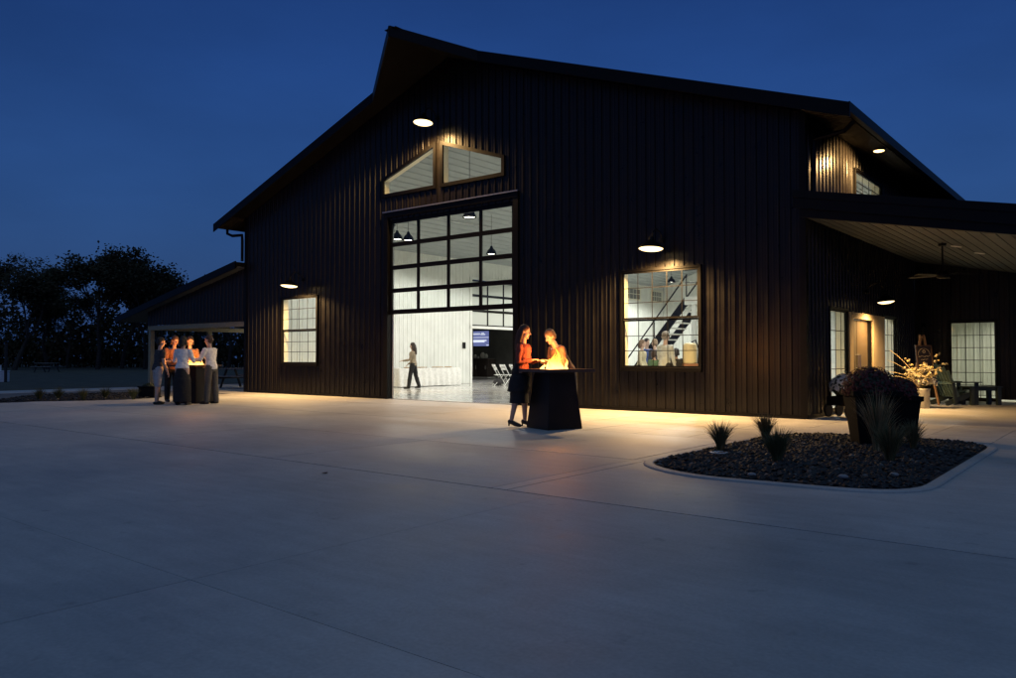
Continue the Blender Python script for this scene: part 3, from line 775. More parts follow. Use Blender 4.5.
    for sd in (-1, 1):
        arm(body, sd); leg(body, sd)
        a, e, wv, d2 = am[sd]
        side_ = X * sd - d2 * (X * sd).dot(d2); side_ = side_.normalized() if side_.length > .1 else Vector((0, 1, 0))
        nrm = d2.cross(side_)
        # palm and five fingers
        pr = [ellipse_ring(wv + d2 * q * s, side_, nrm, rx * s, ry * s, 12) for q, rx, ry in ((0, .026, .02), (.03, .036, .017), (.07, .042, .015), (.092, .040, .012))]
        body.loft(pr)
        cu = -nrm if nrm.z > 0 else nrm
        for i, ln in enumerate((.062, .072, .078, .07)):
            base = wv + (d2 * .085 + side_ * (-.03 + .02 * i)) * s
            k1 = base + (d2 * ln * .55 + cu * .008) * s; k2 = k1 + (d2 * ln * .4 + cu * .02) * s
            capsule(body, [base, k1, k2], [.0095 * s, .009 * s, .0075 * s], 6)
        th0 = wv + (d2 * .03 - side_ * .03) * s; inn = -side_
        k1 = th0 + (d2 * .03 + inn * .03) * s; capsule(body, [th0, k1, k1 + (d2 * .03 + cu * .008) * s], [.012 * s, .011 * s, .009 * s], 6)
        h, kn, an = lg[sd]
        ft = Vector((sd * .12, 1, 0)).normalized()
        capsule(body, [an + Vector((0, -.03, -.035)) * s, an + (ft * .08 + Vector((0, 0, -.04 - (.05 if heel else 0)))) * s, an + (ft * .15 + Vector((0, 0, -.05 - (.05 if heel else 0)))) * s], [.034 * s, .034 * s, .024 * s])
    bo = remesh(body, 'body', SKIN, root, vox, 3)
    # eyes and lips as small patches of the same mesh
    me = bo.data; ey = [HP(sd * .03, .082, .012) for sd in (-1, 1)]; lp = HP(0, .09, -.062)
    for pg in me.polygons:
        c = pg.center
        if min((c - e).length for e in ey) < .0135 * s: pg.material_index = 1
        elif (c - lp).length < .02 * s: pg.material_index = 2
    # clothes
    if top:
        m_ = MB(); torso(m_, .014, -.06 if bottom_kind != 'skirt' else -.02, .50)
        for sd in (-1, 1): arm(m_, sd, .013, 1.0 if sleeve == 'long' else .6 if sleeve == 'mid' else .3)
        remesh(m_, 'top', [top], root, vox * 1.15, 6, .03)
    if bottom:
        m_ = MB()
        if bottom_kind == 'skirt':
            rings = []
            for t in (0, .15, .35, .6, .85, 1):
                z = (P.z + .03 * s) * (1 - t) + hem * s * t
                cxy = (lg[-1][1] + lg[1][1]) / 2 if t > .4 else P
                aa = (lg[-1][2] + lg[1][2]) / 2
                cc = Vector((0, P.y * (1 - t) + aa.y * t, z)); w_ = .14 + .06 * min(1, t * 3) + .03 * t
                rings.append(ellipse_ring(cc, X, Vector((0, 1, 0)), w_ * s, (.115 + .06 * min(1, t * 2.5) + .02 * t) * s, 24))
            m_.loft(rings)
        else:
            torso(m_, .011, -.13, .10)
            for sd in (-1, 1): leg(m_, sd, .014, .6 if bottom_kind == 'shorts' else 1.0, 0 if bottom_kind == 'shorts' else .018)
        remesh(m_, {'skirt': 'skirt', 'shorts': 'shorts'}.get(bottom_kind, 'trousers'), [bottom], root, vox * 1.2, 3, .014)
    if coat:
        m_ = MB(); torso(m_, .026, -.1, .48)
        rings = []
        for t in (0, .2, .5, .8, 1):
            z = (P.z + .05 * s) * (1 - t) + coat_hem * s * t
            rings.append(ellipse_ring(Vector((0, -.035 * s, z)), X, Vector((0, 1, 0)), (.165 + .05 * t) * s, (.12 + .045 * t) * s, 24))
        m_.loft(rings)
        co = remesh(m_, 'coat', [coat], root, vox * 1.2, 3, .014)
        bm_ = bmesh.new(); bm_.from_mesh(co.data)        # open front: cut the upper front away
        dl_ = [fc for fc in bm_.faces if (fc.calc_center_median() - P).dot(fwd) > .03 * s and (fc.calc_center_median() - P).dot(tdir) > -.02 * s]
        bmesh.ops.delete(bm_, geom=dl_, context='FACES'); bm_.to_mesh(co.data); bm_.free()
    if hair:
        hm = mat('hair_%02d%02d%02d' % tuple(int(q * 99) for q in hair[0]), hair[0], .55, 0, .3, 40, .6, 120)
        m_ = MB()
        sphere(m_, HP(0, -.022, .045), .085 * s, .096 * s, .09 * s, Rh)
        sphere(m_, HP(0, -.045, -.01), .082 * s, .075 * s, .085 * s, Rh)
        if hair[1] == 'long':
            capsule(m_, [HP(0, -.07, 0), HP(0, -.085, -.12), nb - fwd * .10 * s - tdir * .1 * s], [.07 * s, .075 * s, .055 * s])
            for sd in (-1, 1): capsule(m_, [HP(sd * .07, -.02, .02), HP(sd * .08, -.02, -.10), HP(sd * .085, -.03, -.19)], [.028 * s, .032 * s, .022 * s], 8)
        if hair[1] == 'bob':
            for sd in (-1, 1): capsule(m_, [HP(sd * .068, -.02, .02), HP(sd * .076, -.02, -.09)], [.03 * s, .034 * s], 8)
            capsule(m_, [HP(0, -.07, 0), HP(0, -.075, -.1)], [.07 * s, .065 * s])
        remesh(m_, 'hair', [hm], root, vox, 3, .012)
    if shoes:
        hz = .05 if heel else 0
        for sd in (-1, 1):
            m_ = MB()
            h, kn, an = lg[sd]; ft = Vector((sd * .12, 1, 0)).normalized()
            dz = Vector((0, 0, -hz))
            capsule(m_, [an + Vector((0, -.035, -.035)) * s, an + (ft * .07 + Vector((0, 0, -.037)) + dz * .8) * s, an + (ft * .17 + Vector((0, 0, -.05)) + dz) * s], [.04 * s, .042 * s, .028 * s])
            if heel: m_.bar(an + Vector((0, -.05, -.05)) * s, an + Vector((0, -.05, -.12)) * s, .026 * s, .026 * s)
            remesh(m_, 'shoe', [cloth('shoe_%02d' % int(shoes[0] * 99), shoes, .4)], root, vox, 2)
    return root
HF = lambda dx, dy: math.atan2(dy, dx) - PI / 2      # heading that faces (dx,dy)
W_shirt = cloth('white_shirt', (.84, .82, .79)); B_cloth = cloth('black_cloth', (.012, .012, .014)); Dk_shirt = cloth('dark_grey_shirt', (.035, .037, .045))
Pale_sh = cloth('pale_khaki_cotton', (.36, .36, .38)); G_trous = cloth('grey_trousers', (.10, .095, .085)); Plaid = cloth('rust_plaid_shirt', (.25, .11, .06)); Tan_j = cloth('tan_jacket', (.24, .13, .075)); Firelit = cloth('firelit_blouse', (.24, .05, .03)); Beige = cloth('beige_sweater', (.30, .24, .16))  # the blouse colour carries the red of the firelight
FT1 = Vector((-2.68, -4.61, 0)); FT2 = Vector((*dpos(195.5, 20.9).xy, 0))
reach = {-1: ((-.15, .35, -.95), (.1, 1, -.02)), 1: ((.15, .35, -.95), (-.1, 1, -.02))}
hang = {-1: ((-.12, .08, -1), (-.02, .35, -.9)), 1: ((.12, .08, -1), (.02, .35, -.9))}
def facing(p, q): return HF(q.x - p.x, q.y - p.y)
FG = 'people around the fire tables'
p = dpos(521, 13.68)
person('woman in a long black coat and firelight-tinted blouse leaning on the front fire table', p, facing(p, FT1), 1.66, 5, 6, 0,
       {-1: ((-.2, .1, -1), (.5, .8, .08)), 1: ((.2, .0, -1), (-.75, .6, .12))}, {-1: (3, 2, 2), 1: (-6, 6, 2)}, True, .007, Firelit, 'long', B_cloth, 'skirt', B_cloth, .42, ((.075, .028, .014), 'long'), heel=True, hem=.62, group=FG)
p = dpos(568, 14.15)
person('man in a tan jacket hunched over the flames of the front fire table', p, facing(p, FT1 + Vector((-.35, -.5, 0))) - .35, 1.74, 30, 2, 12,
       {-1: ((-.25, .0, -1), (.4, .8, .25)), 1: ((.25, .0, -1), (-.4, .8, .25))}, {-1: (-4, 2, 4), 1: (8, 6, 4)}, False, .007, Tan_j, 'long', G_trous, 'trousers', None, .5, ((.16, .11, .07), 'short'), group=FG)
p = dpos(158, 20.2)
person('man in a dark shirt and pale knee shorts left of the far fire table', p, facing(p, FT2 + Vector((.1, .3, 0))), 1.66, 6, 4, -12, {-1: ((-.1, .3, -1), (.1, 1, .1)), 1: hang[1]},
       {-1: (3, 0, 3), 1: (-4, 3, 3)}, False, .009, Dk_shirt, 'short', Pale_sh, 'shorts', None, .5, ((.02, .015, .012), 'short'), shoes=(.02, .02, .02), group=FG)
p = dpos(172, 21.45)
person('guest in a rust shirt leaning in behind the far fire table', p, facing(p, FT2 + Vector((.15, -.2, 0))), 1.74, 14, 6, 0, reach, None, False, .009, Plaid, 'long', B_cloth, 'trousers', None, .5, ((.10, .05, .025), 'bob'), group=FG)
p = dpos(182.5, 19.95)
person('woman in a loose white blouse and long black skirt, back turned', p, facing(p, FT2 + Vector((-.25, .6, 0))), 1.68, 4, 4, 0, {-1: ((-.25, .2, -.9), (.2, 1, .1)), 1: ((.25, .2, -.9), (.1, 1, .2))}, {-1: (0, 0, 3), 1: (0, 0, 3)}, True, .009,
       W_shirt, 'mid', B_cloth, 'skirt', None, .5, ((.012, .01, .009), 'bob'), hem=.08, group=FG)
p = dpos(189, 21.5)
person('guest in a tan top mostly hidden behind the woman in the white blouse', p, facing(p, FT2), 1.72, 10, 4, 0, reach, None, True, .009, Tan_j, 'long', B_cloth, 'trousers', None, .5, ((.05, .03, .02), 'bob'), group=FG)
p = dpos(211.5, 20.45)
person('man in a white dress shirt and grey trousers right of the far fire table', p, HF(-.7785 - .12, -.6277 + .25), 1.72, 6, 6, 8, {-1: ((-.2, .35, -.9), (.1, 1, .1)), 1: ((.14, .2, -1), (.0, .8, -.5))},
       {-1: (2, 0, 3), 1: (-3, 2, 3)}, False, .009, W_shirt, 'long', G_trous, 'trousers', None, .5, ((.06, .035, .025), 'short'), group=FG)
p = Vector((-16.42, 5.5, .012))
server = person('woman in a beige top and black trousers striding past the buffet table', p, HF(-.55, -.3), 1.70, 2, 6, 0, {-1: ((-.1, .2, -1), (-.1, .8, -.1)), 1: ((.1, .1, -1), (-.05, .8, -.6))},
       {-1: (12, 4, 2), 1: (-9, 9, 2)}, True, .010, Beige, 'long', B_cloth, 'trousers', None, .5, ((.03, .018, .012), 'long'))
# guests inside the right window
GI = 'guests inside the hall'
def guest(label, px, d, face, top, hair, H=1.68, female=False, **kw):
    q = dpos(px, d, .012); return person(label, q, HF(*face), H, kw.pop('lean', 3), 5, 0, hang, kw.pop('legs', None), female, .013, top, 'long', B_cloth, 'trousers', None, .5, hair, group=GI, **kw)
Blue = cloth('blue_shirt', (.06, .10, .28)); Green = cloth('green_jacket', (.08, .16, .10)); Gry = cloth('pale_grey_shirt', (.42, .43, .40)); Cream = cloth('cream_top', (.55, .47, .30))
guest('heavy man in a pale grey shirt, largest figure behind the right window', 664.5, 20.5, (.3, 1), Gry, ((.25, .2, .15), 'short'), 1.80)
guest('woman in a cream top standing behind the left of the right window', 641, 23.6, (1, .2), Cream, ((.2, .12, .07), 'bob'), 1.66, True)
guest('man in a blue shirt at the foot of the stairs inside the hall', 646, 25.5, (1, -.3), Blue, ((.03, .02, .015), 'short'), 1.74)
guest('person in a dark top standing just left of the grey shirted man', 655.5, 24.5, (-1, .2), Dk_shirt, ((.3, .2, .12), 'short'), 1.7)
guest('short guest in a green jacket low behind the right window', 653.5, 20.8, (.2, 1), Green, ((.05, .03, .02), 'bob'), 1.34, True)
guest('short guest in a black top low behind the right window beside the beige cooler', 676, 20.4, (-.2, 1), B_cloth, ((.02, .015, .012), 'bob'), 1.38, True)
p = dpos(952.0, 30.2, .008)
person('person in a red top seen through the tall porch window', p, HF(.4, -1), 1.55, 0, 0, 0, hang, None, True, .013, cloth('red_top', (.45, .03, .03)), 'long', cloth('tan_trousers', (.4, .3, .18)), 'trousers', None, .5, ((.2, .1, .06), 'bob'))

# ------------------------------------------------------------------ fire tables
def flame_mat():
    m, nt, b = nodes_of('flame'); N, L = nt.nodes, nt.links
    nt.nodes.remove(b)
    tc = N.new('ShaderNodeTexCoord'); sx = N.new('ShaderNodeSeparateXYZ'); cr = N.new('ShaderNodeValToRGB'); e = N.new('ShaderNodeEmission')
    ns = N.new('ShaderNodeTexNoise'); ns.inputs['Scale'].default_value = 9
    mr = N.new('ShaderNodeMath'); mr.operation = 'MULTIPLY_ADD'; mr.inputs[1].default_value = .35
    L.new(tc.outputs['Generated'], sx.inputs[0]); L.new(tc.outputs['Object'], ns.inputs[0]); L.new(ns.outputs[0], mr.inputs[0]); L.new(sx.outputs['Z'], mr.inputs[2])
    el = cr.color_ramp.elements; el[0].position = .15; el[0].color = (1, .60, .20, 1); el[1].position = 1.0; el[1].color = (1, .20, .015, 1)
    q = cr.color_ramp.elements.new(.55); q.color = (1, .40, .05, 1)
    L.new(mr.outputs[0], cr.inputs[0]); L.new(cr.outputs[0], e.inputs[0]); e.inputs[1].default_value = 3.8
    L.new(e.outputs[0], N['Material Output'].inputs[0]); return m
M_flame = flame_mat()
def fire_table(label, loc, rz, top_side, base_b, base_t, h=1.0, power=60, flame_h=.32, seed=1, cover=False):
    t = thing('fire_table', label, 'fire table', loc, rz, 'bar height fire tables')
    b = MB(); hb, ht = base_b / 2, base_t / 2
    rg = [[Vector((sx * q, sy * q, z)) for sx, sy in ((-1, -1), (1, -1), (1, 1), (-1, 1))] for q, z in ((hb, 0.0), (hb, .03), (ht, h - .08), (ht, h - .05))]
    b.loft(rg); b.build('base', mat('black_powder_coat', (.014, .010, .008), .4, 0, .2, 6, .05, 80, spec=.2), t, bevel=.008)
    b = MB(); a = top_side / 2; hole = .23
    for x0, x1, y0, y1 in ((-a, -hole, -a, a), (hole, a, -a, a), (-hole, hole, -a, -hole), (-hole, hole, hole, a)): b.box(x0, x1, y0, y1, h - .05, h)
    b.build('table_top', mat('bronze_table_top', (.06, .038, .026), .3, 0, .3, 8), t)
    b = MB(); b.box(-hole, hole, -hole, hole, h - .049, h - .035)
    rnd = random.Random(seed)
    for i in range(60):
        x, y = rnd.uniform(-.2, .2), rnd.uniform(-.2, .2); r_ = rnd.uniform(.015, .03)
        sphere(b, (x, y, h - .03), r_, r_ * .8, r_ * .7, None, 4)
    b.build('burner', mat('lava_rock', (.03, .025, .022), .8), t)
    f_ = MB()
    for i in range(30):
        x, y = rnd.gauss(0, .10), rnd.gauss(0, .10); r_ = rnd.uniform(.014, .03)
        hh = flame_h * (rnd.uniform(.22, .5) if i > 4 else (1.0, .75, .62, .66, .55)[i])
        if i == 0: x, y, r_ = -.03, -.02, .034
        sway = rnd.uniform(-.09, .09); sy = rnd.uniform(-.09, .09)
        pts, rs = [], []
        for k in range(11):
            u = k / 10; pts.append((x * (1 - .3 * u) + sway * math.sin(u * 3.4 + i) * u, y * (1 - .3 * u) + sy * math.sin(u * 4 + i) * u, h - .02 + hh * u))
            rs.append(max(.0015, r_ * (math.sin(PI * (.30 + .70 * u ** .75)) ** 1.15 if u < 1 else 0) * (1 - .12 * math.sin(u * 9 + i))))
        f_.tube(pts, rs, 10)
    f_.build('flame', M_flame, t, smooth=True)
    lamp('POINT', 'fire_light', (0, 0, h + flame_h * .55), power, FIRE, t, .11)
    return t
fire_table('tall black flared fire table burning in front of the barn, nearest the camera', FT1, math.atan2(.30, -.77), 1.0, .68, .50, power=78, seed=3, flame_h=.44)
fire_table('tall black fire table with small flame circled by the far group of guests', FT2, .3, .95, .72, .6, power=85, flame_h=.28, seed=8)

# ------------------------------------------------------------------ plants
M_blade = mat('dry_grass_blade', (.16, .13, .055), .8, 0, .4, 6); M_blade2 = mat('green_grass_blade', (.075, .085, .03), .8, 0, .4, 6)
def tuft(label, loc, h, r, nb_, seed, m_=None, group=None):
    rnd = random.Random(seed); b = MB()
    for i in range(int(nb_ * 1.7)):
        a = rnd.uniform(0, 2 * PI); q = rnd.random() ** .6; hh = h * rnd.uniform(.6, 1.05); out = r * q
        bx, by = .16 * out * math.cos(a), .16 * out * math.sin(a); wd = rnd.uniform(.002, .0045) * (1 + h)
        pa = rnd.uniform(0, PI); wx, wy = math.cos(pa) * wd, math.sin(pa) * wd
        vs = []
        for k in range(5):
            u = k / 4; rr = out * (.16 + .84 * u ** 1.7); zz = hh * (u - .22 * q * u ** 3)
            ww = (1 - u) ** .7 + .06
            x, y = rr * math.cos(a), rr * math.sin(a)
            vs += [(x - wx * ww, y - wy * ww, zz), (x + wx * ww, y + wy * ww, zz)]
        b.add(vs, [(2 * k, 2 * k + 1, 2 * k + 3, 2 * k + 2) for k in range(4)], rnd.choice([0, 0, 1]))
    o = b.build('ornamental_grass', [m_ or M_blade, M_blade2]); o.location = loc
    return tag(o, label, 'ornamental grass', group)
GI2 = 'grass clumps in the planting island'; GL = 'grass clumps in the left planting bed'
tuft('spiky grass clump beside the pale drip ring at the left of the planting island', dpos(720, 10.05, .02), .42, .24, 220, 1, None, GI2)
tuft('dark grass clump at the back edge of the planting island nearest the barn wall', dpos(765, 11.6, .02), .42, .26, 220, 2, None, GI2)
tuft('dim feathery grass clump in the middle front of the planting island', dpos(776, 9.0, .02), .44, .26, 220, 3, M_blade2, GI2)
tuft('tall dry grass clump in front of the dark planters', dpos(889, 9.0, .02), .52, .27, 240, 4, None, GI2)
tuft('low grass clump at the right of the dark planters', dpos(912, 10.3, .02), .42, .2, 200, 5, None, GI2)
tuft('wispy tan grass rising in front of the red mums', dpos(877, 10.0, .02), .88, .34, 150, 6, mat('tan_grass_blade', (.30, .22, .10), .8, 0, .4, 6), GI2)
ll = ['at the far left end', 'second from the left', 'in the middle', 'second from the right', 'nearest the dark planter box']
for i, (px, y) in enumerate(((40, 400), (59, 399), (84, 400.5), (106, 398.5), (134, 399.5))):
    tuft('small grass clump ' + ll[i] + ' of the left planting bed', dpos(px, 794 * 1.2 / (y - 357), .006), .40, .24, 130, 20 + i, M_blade2, GL)
# pale drip ring
b = MB(); b.lathe([(.11, 0), (.115, .012), (.09, .018), (.085, .008)], 24); o = b.build('drip_ring', mat('pale_plastic', (.6, .58, .54), .5), smooth=True); o.location = dpos(718, 9.75, .024); tag(o, 'pale plastic drip ring on dark mulch under the left grass clump', 'drip ring')
for i, (px, d, r_) in enumerate(((751, 7.9, .035), (842, 7.75, .04), (893, 7.9, .035))):
    b = MB(); rnd = random.Random(i); sphere(b, (0, 0, r_ * .45), r_ * 1.3, r_, r_ * .6, None, 6); o = b.build('stone', mat('pale_stone', (.26, .25, .24), .7), smooth=True)
    o.location = dpos(px, d, .02); tag(o, ['pale stone at the left front edge of the mulch', 'pale stone at the middle front edge of the mulch, below the planters', 'pale stone at the right front edge of the mulch'][i], 'stone', 'pale stones in the mulch')

def mum(m_, c, r, hgt, n, seed, size=.03):
    rnd = random.Random(seed)
    for i in range(n):
        th = rnd.uniform(0, 2 * PI); ph = math.acos(rnd.uniform(-.25, 1))
        d = Vector((math.sin(ph) * math.cos(th) * r, math.sin(ph) * math.sin(th) * r, math.cos(ph) * hgt))
        k = rnd.uniform(.8, 1.05); p_ = Vector(c) + d * k; nr = d.normalized()
        t1 = nr.orthogonal().normalized(); t2 = nr.cross(t1); s_ = size * rnd.uniform(.7, 1.3)
        a0 = rnd.uniform(0, 6); ring = [p_ + (t1 * math.cos(a0 + q * 2 * PI / 6) + t2 * math.sin(a0 + q * 2 * PI / 6)) * s_ + nr * s_ * .25 * (q % 2) for q in range(6)]
        m_.add(ring + [p_ + nr * s_ * .4], [(q, (q + 1) % 6, 6) for q in range(6)], 0 if rnd.random() < .75 else 1)
def planter(label, loc, rz, wb, wt, h, mr, mh, seed, bloom):
    t = thing('planter', label, 'planter', loc, rz, 'tall dark planters with mums')
    b = MB(); rg = [[Vector((sx * q, sy * q, z)) for sx, sy in ((-1, -1), (1, -1), (1, 1), (-1, 1))] for q, z in ((wb / 2, 0), (wt / 2 - .01, h - .08), (wt / 2 + .02, h - .07), (wt / 2 + .02, h), (wt / 2 - .03, h), (wt / 2 - .04, h - .06))]
    b.loft(rg); b.build('pot', mat('dark_planter_resin', (.006, .0058, .0058), .8, 0, .2, 8, spec=.1), t, bevel=.01)
    f_ = MB(); mum(f_, (0, 0, h + .02), mr, mh, 1500, seed, .019); f_.build('mum_flowers', [bloom, mat('mum_leaf', (.02, .03, .012), .7)], t)
    k_ = MB(); sphere(k_, (0, 0, h), mr * .82, mr * .82, mh * .82, None, 8); k_.build('foliage', mat('mum_leaf', (.02, .03, .012), .7), t)
RED = mat('dark_red_bloom', (.075, .006, .006), .7, 0, .3, 20)
planter('tall dark planter with a wide dome of dark red mums, larger of the two', dpos(870.5, 10.9, .02), .55, .42, .60, .72, .36, .30, 1, RED)
planter('narrower dark planter with red mums half hidden behind the larger planter', dpos(900, 11.9, .02), .75, .30, .42, .60, .24, .24, 2, RED)
# white mum on a wagon by the sidelight
t = thing('plant_wagon', 'small dark wagon holding a big white mum near the barn corner', 'plant wagon', (.42, .98, 0), rad(75))
b = MB(); b.box(-.28, .28, -.2, .2, .24, .28)
for y in (-.2, .185): b.box(-.28, .28, y, y + .015, .28, .42)
for x in (-.28, .265): b.box(x, x + .015, -.185, .185, .28, .42)
b.build('tray', M_trim, t)
for x, y in ((-.19, -.22), (.19, -.22), (-.19, .22), (.19, .22)):
    b = MB(); b.lathe([(.13, -.02), (.14, -.012), (.14, .012), (.13, .02)], 20, mtx=Matrix.Rotation(rad(90), 4, 'X'), c=(x, y, .14)); b.build('wheel', M_trim, t, smooth=False)
b = MB(); b.tube([(.28, 0, .26), (.55, 0, .3), (.75, 0, .62)], .012, 6); b.build('handle', M_trim, t)
o = bpy.data.objects.new('white_mum', None); C.objects.link(o); o.location = (.42, .98, .283); tag(o, 'big round white mum plant sitting in the dark wagon', 'flowering plant')
b = MB(); b.lathe([(.10, 0), (.14, .16), (.15, .16)], 16); b.build('pot', M_trim, o)
b = MB(); mum(b, (0, 0, .30), .26, .27, 900, 5, .03); b.build('mum_flowers', [mat('white_bloom', (.62, .6, .52), .7), mat('mum_leaf', (.02, .03, .012), .7)], o)
b = MB(); sphere(b, (0, 0, .30), .21, .21, .21, None, 8); b.build('foliage', mat('mum_leaf', (.02, .03, .012), .7), o)

# vase with dried flower arrangement on the porch
t = thing('flower_vase', 'tall pale vase of cream flowers and dry branches on the porch', 'flower vase', dpos(922.5, 18.7, .0))
b = MB(); b.lathe([(.13, 0), (.14, .02), (.15, .42), (.165, .46), (.15, .46), (.14, .4)], 24); b.build('vase', mat('pale_galvanised_bucket', (.38, .36, .31), .45, .2, .2, 8), t, smooth=True)
rnd = random.Random(12); b = MB()
def stem(b, a, tilt, L0, r=.006, bend=.3):
    pts = []
    for k in range(7):
        u = k / 6; tt = tilt * (.5 + u * bend * 1.6); pts.append((math.cos(a) * L0 * u * math.sin(tt), math.sin(a) * L0 * u * math.sin(tt), .4 + L0 * u * math.cos(tt)))
    b.tube(pts, [r * (1 - .6 * k / 6) for k in range(7)], 5); return [Vector(q) for q in pts]
AL = rad(218.9)
for tl_, L0 in ((1.25, 1.0), (1.1, .95), (.9, 1.15), (.65, 1.2)): stem(b, AL + rnd.uniform(-.3, .3), tl_, L0, .011)
b.build('branch', mat('pale_dry_branch', (.46, .36, .2), .7), t)
b = MB(); st = MB()
for i in range(46):
    p_ = stem(st, AL + rnd.uniform(-1.6, 1.6) + (0 if i % 3 else PI), rnd.uniform(.05, .75), rnd.uniform(.35, 1.0 if i < 14 else .6), .004)
    for q in p_[3:]:
        for z in range(3):
            c = q + Vector((rnd.gauss(0, .03), rnd.gauss(0, .03), rnd.gauss(0, .03))); mum(b, c, .025, .02, 5, i * 31 + z, .02)
b.build('cream_flower', [mat('cream_bloom', (.46, .40, .27), .7), mat('yellow_bloom', (.42, .33, .12), .7)], t)
st.build('stem', mat('green_stem', (.12, .12, .05), .7), t)
b = MB(); mum(b, (.02, 0, .62), .18, .16, 160, 44, .035); a_ = rad(38.9)
mum(b, (.16 * math.cos(a_), .16 * math.sin(a_), .60), .15, .15, 120, 45, .045); b.build('large_bloom', [mat('white_bloom', (.62, .6, .52), .7), mat('cream_bloom', (.46, .40, .27), .7)], t)

# easel with sign
es = dpos(926.5, 19.7, 0); ang = rad(38.9 + 12)
t = thing('easel', 'wooden folding easel standing behind the flower vase on the porch', 'easel', es, ang)
b = MB(); M_wood = mat('easel_wood', (.32, .18, .08), .6, 0, .3, 20)
for sx in (-1, 1): b.bar((sx * .32, -.02, 0), (sx * .05, .16, 1.76), .045, .022)
b.build('front_leg', M_wood, t)
b = MB(); b.bar((0, .62, 0), (0, .16, 1.72), .04, .022); b.build('rear_leg', M_wood, t)
b = MB(); b.bar((-.27, .035, .765), (.27, .035, .765), .10, .025); b.build('ledge', M_wood, t)
tag(t, t['label'], 'easel')
sg = MB(); W_, H_ = .46, .72
tl = Matrix.Translation((0, .04, .779)) @ Matrix.Rotation(rad(-7), 4, 'X')
s_ = thing('welcome_sign', 'dark chalkboard style sign with a pale emblem and lines of lettering on the easel', 'sign', es, ang)
sg.box(-W_ / 2, W_ / 2, -.012, .012, 0, H_, mtx=tl); sg.build('board', mat('chalkboard', (.025, .02, .018), .5, 0, .3, 6), s_, bevel=.003)
b = MB(); fr_ = .022
for x0, x1, z0, z1 in ((-W_ / 2, W_ / 2, 0, fr_), (-W_ / 2, W_ / 2, H_ - fr_, H_), (-W_ / 2, -W_ / 2 + fr_, fr_, H_ - fr_), (W_ / 2 - fr_, W_ / 2, fr_, H_ - fr_)): b.box(x0, x1, -.026, -.013, z0, z1, mtx=tl)
b.build('sign_frame', mat('sign_frame_wood', (.12, .07, .035), .5), s_)
b = MB(); rnd = random.Random(4)
arc = [tl @ Vector((  .17 * math.cos(a), -.016, .47 + .17 * math.sin(a))) for a in [PI * k / 14 for k in range(15)]]; b.tube(arc, .004, 5)
cir = [tl @ Vector((.035 * math.cos(a), -.016, .56 + .035 * math.sin(a))) for a in [2 * PI * k / 12 for k in range(13)]]; b.tube(cir, .007, 5)
for z, wd in ((.44, .34), (.36, .2), (.27, .15), (.18, .3)):
    x = -wd / 2; pts = []
    while x < wd / 2: pts.append(tl @ Vector((x, -.016, z + rnd.uniform(-.016, .016)))); x += .014
    b.tube(pts, .0045, 4)
b.build('lettering', mat('chalk_lettering', (.5, .42, .30), .8), s_)

# adirondack chair and side table
M_gchair = mat('dark_green_poly_lumber', (.03, .042, .034), .4, 0, .15, 6)
t = thing('adirondack_chair', 'dark slatted adirondack chair with tall reclined back on the porch', 'chair', dpos(954, 20.0, 0), rad(38.9 - 78))
for sx in (-1, 1):
    b = MB(); b.bar((sx * .29, .38, 0), (sx * .29, .38, .56), .035, .10); b.build('front_leg', M_gchair, t)
    b = MB(); b.bar((sx * .255, .42, .33), (sx * .255, -.48, .04), .03, .12); b.build('side_rail', M_gchair, t)
    b = MB(); b.bar((sx * .29, -.22, .02), (sx * .29, -.30, .60), .035, .09); b.build('rear_leg', M_gchair, t)
    b = MB(); b.box(sx * .32 - .07, sx * .32 + .07, -.36, .46, .56, .585); b.build('armrest', M_gchair, t, bevel=.006)
b = MB()
for i in range(6):
    y = .40 - i * .105; z = .375 - (.40 - y) * .3; b.bar((-.27, y, z), (.27, y, z), .09, .022)
b.build('seat', M_gchair, t)
b = MB()
for i in range(7):
    x = -.27 + i * .09; hh = 1.02 - .018 * (i - 3) ** 2
    b.bar((x, -.13, .22), (x * 1.12, -.13 - (hh - .22) * .52, hh), .08, .02, up=(1, 0, 0))
    b.v[-8:] = b.v[-8:]
b.bar((-.3, -.33, .56), (.3, -.33, .56), .03, .06)
b.build('backrest', mat('lit_green_back_slat', (.10, .15, .115), .4, 0, .15, 6), t)  # paler copy of the chair green paints the light on the back
t = thing('side_table', 'low dark slatted side table in front of the adirondack chair', 'side table', dpos(980, 20.0, 0), rad(38.9))
for x, y in ((-.33, -.2), (.33, -.2), (-.33, .2), (.33, .2)):
    b = MB(); b.box(x - .045, x + .045, y - .045, y + .045, 0, .44); b.build('leg', M_gchair, t)
b = MB()
for i in range(5): b.box(-.41, .41, -.26 + i * .106, -.26 + i * .106 + .096, .44, .47)
b.build('table_top', M_gchair, t); b = MB(); b.box(-.3, .3, -.2, -.17, .36, .438); b.box(-.3, .3, .17, .2, .36, .438); b.build('apron', M_gchair, t)

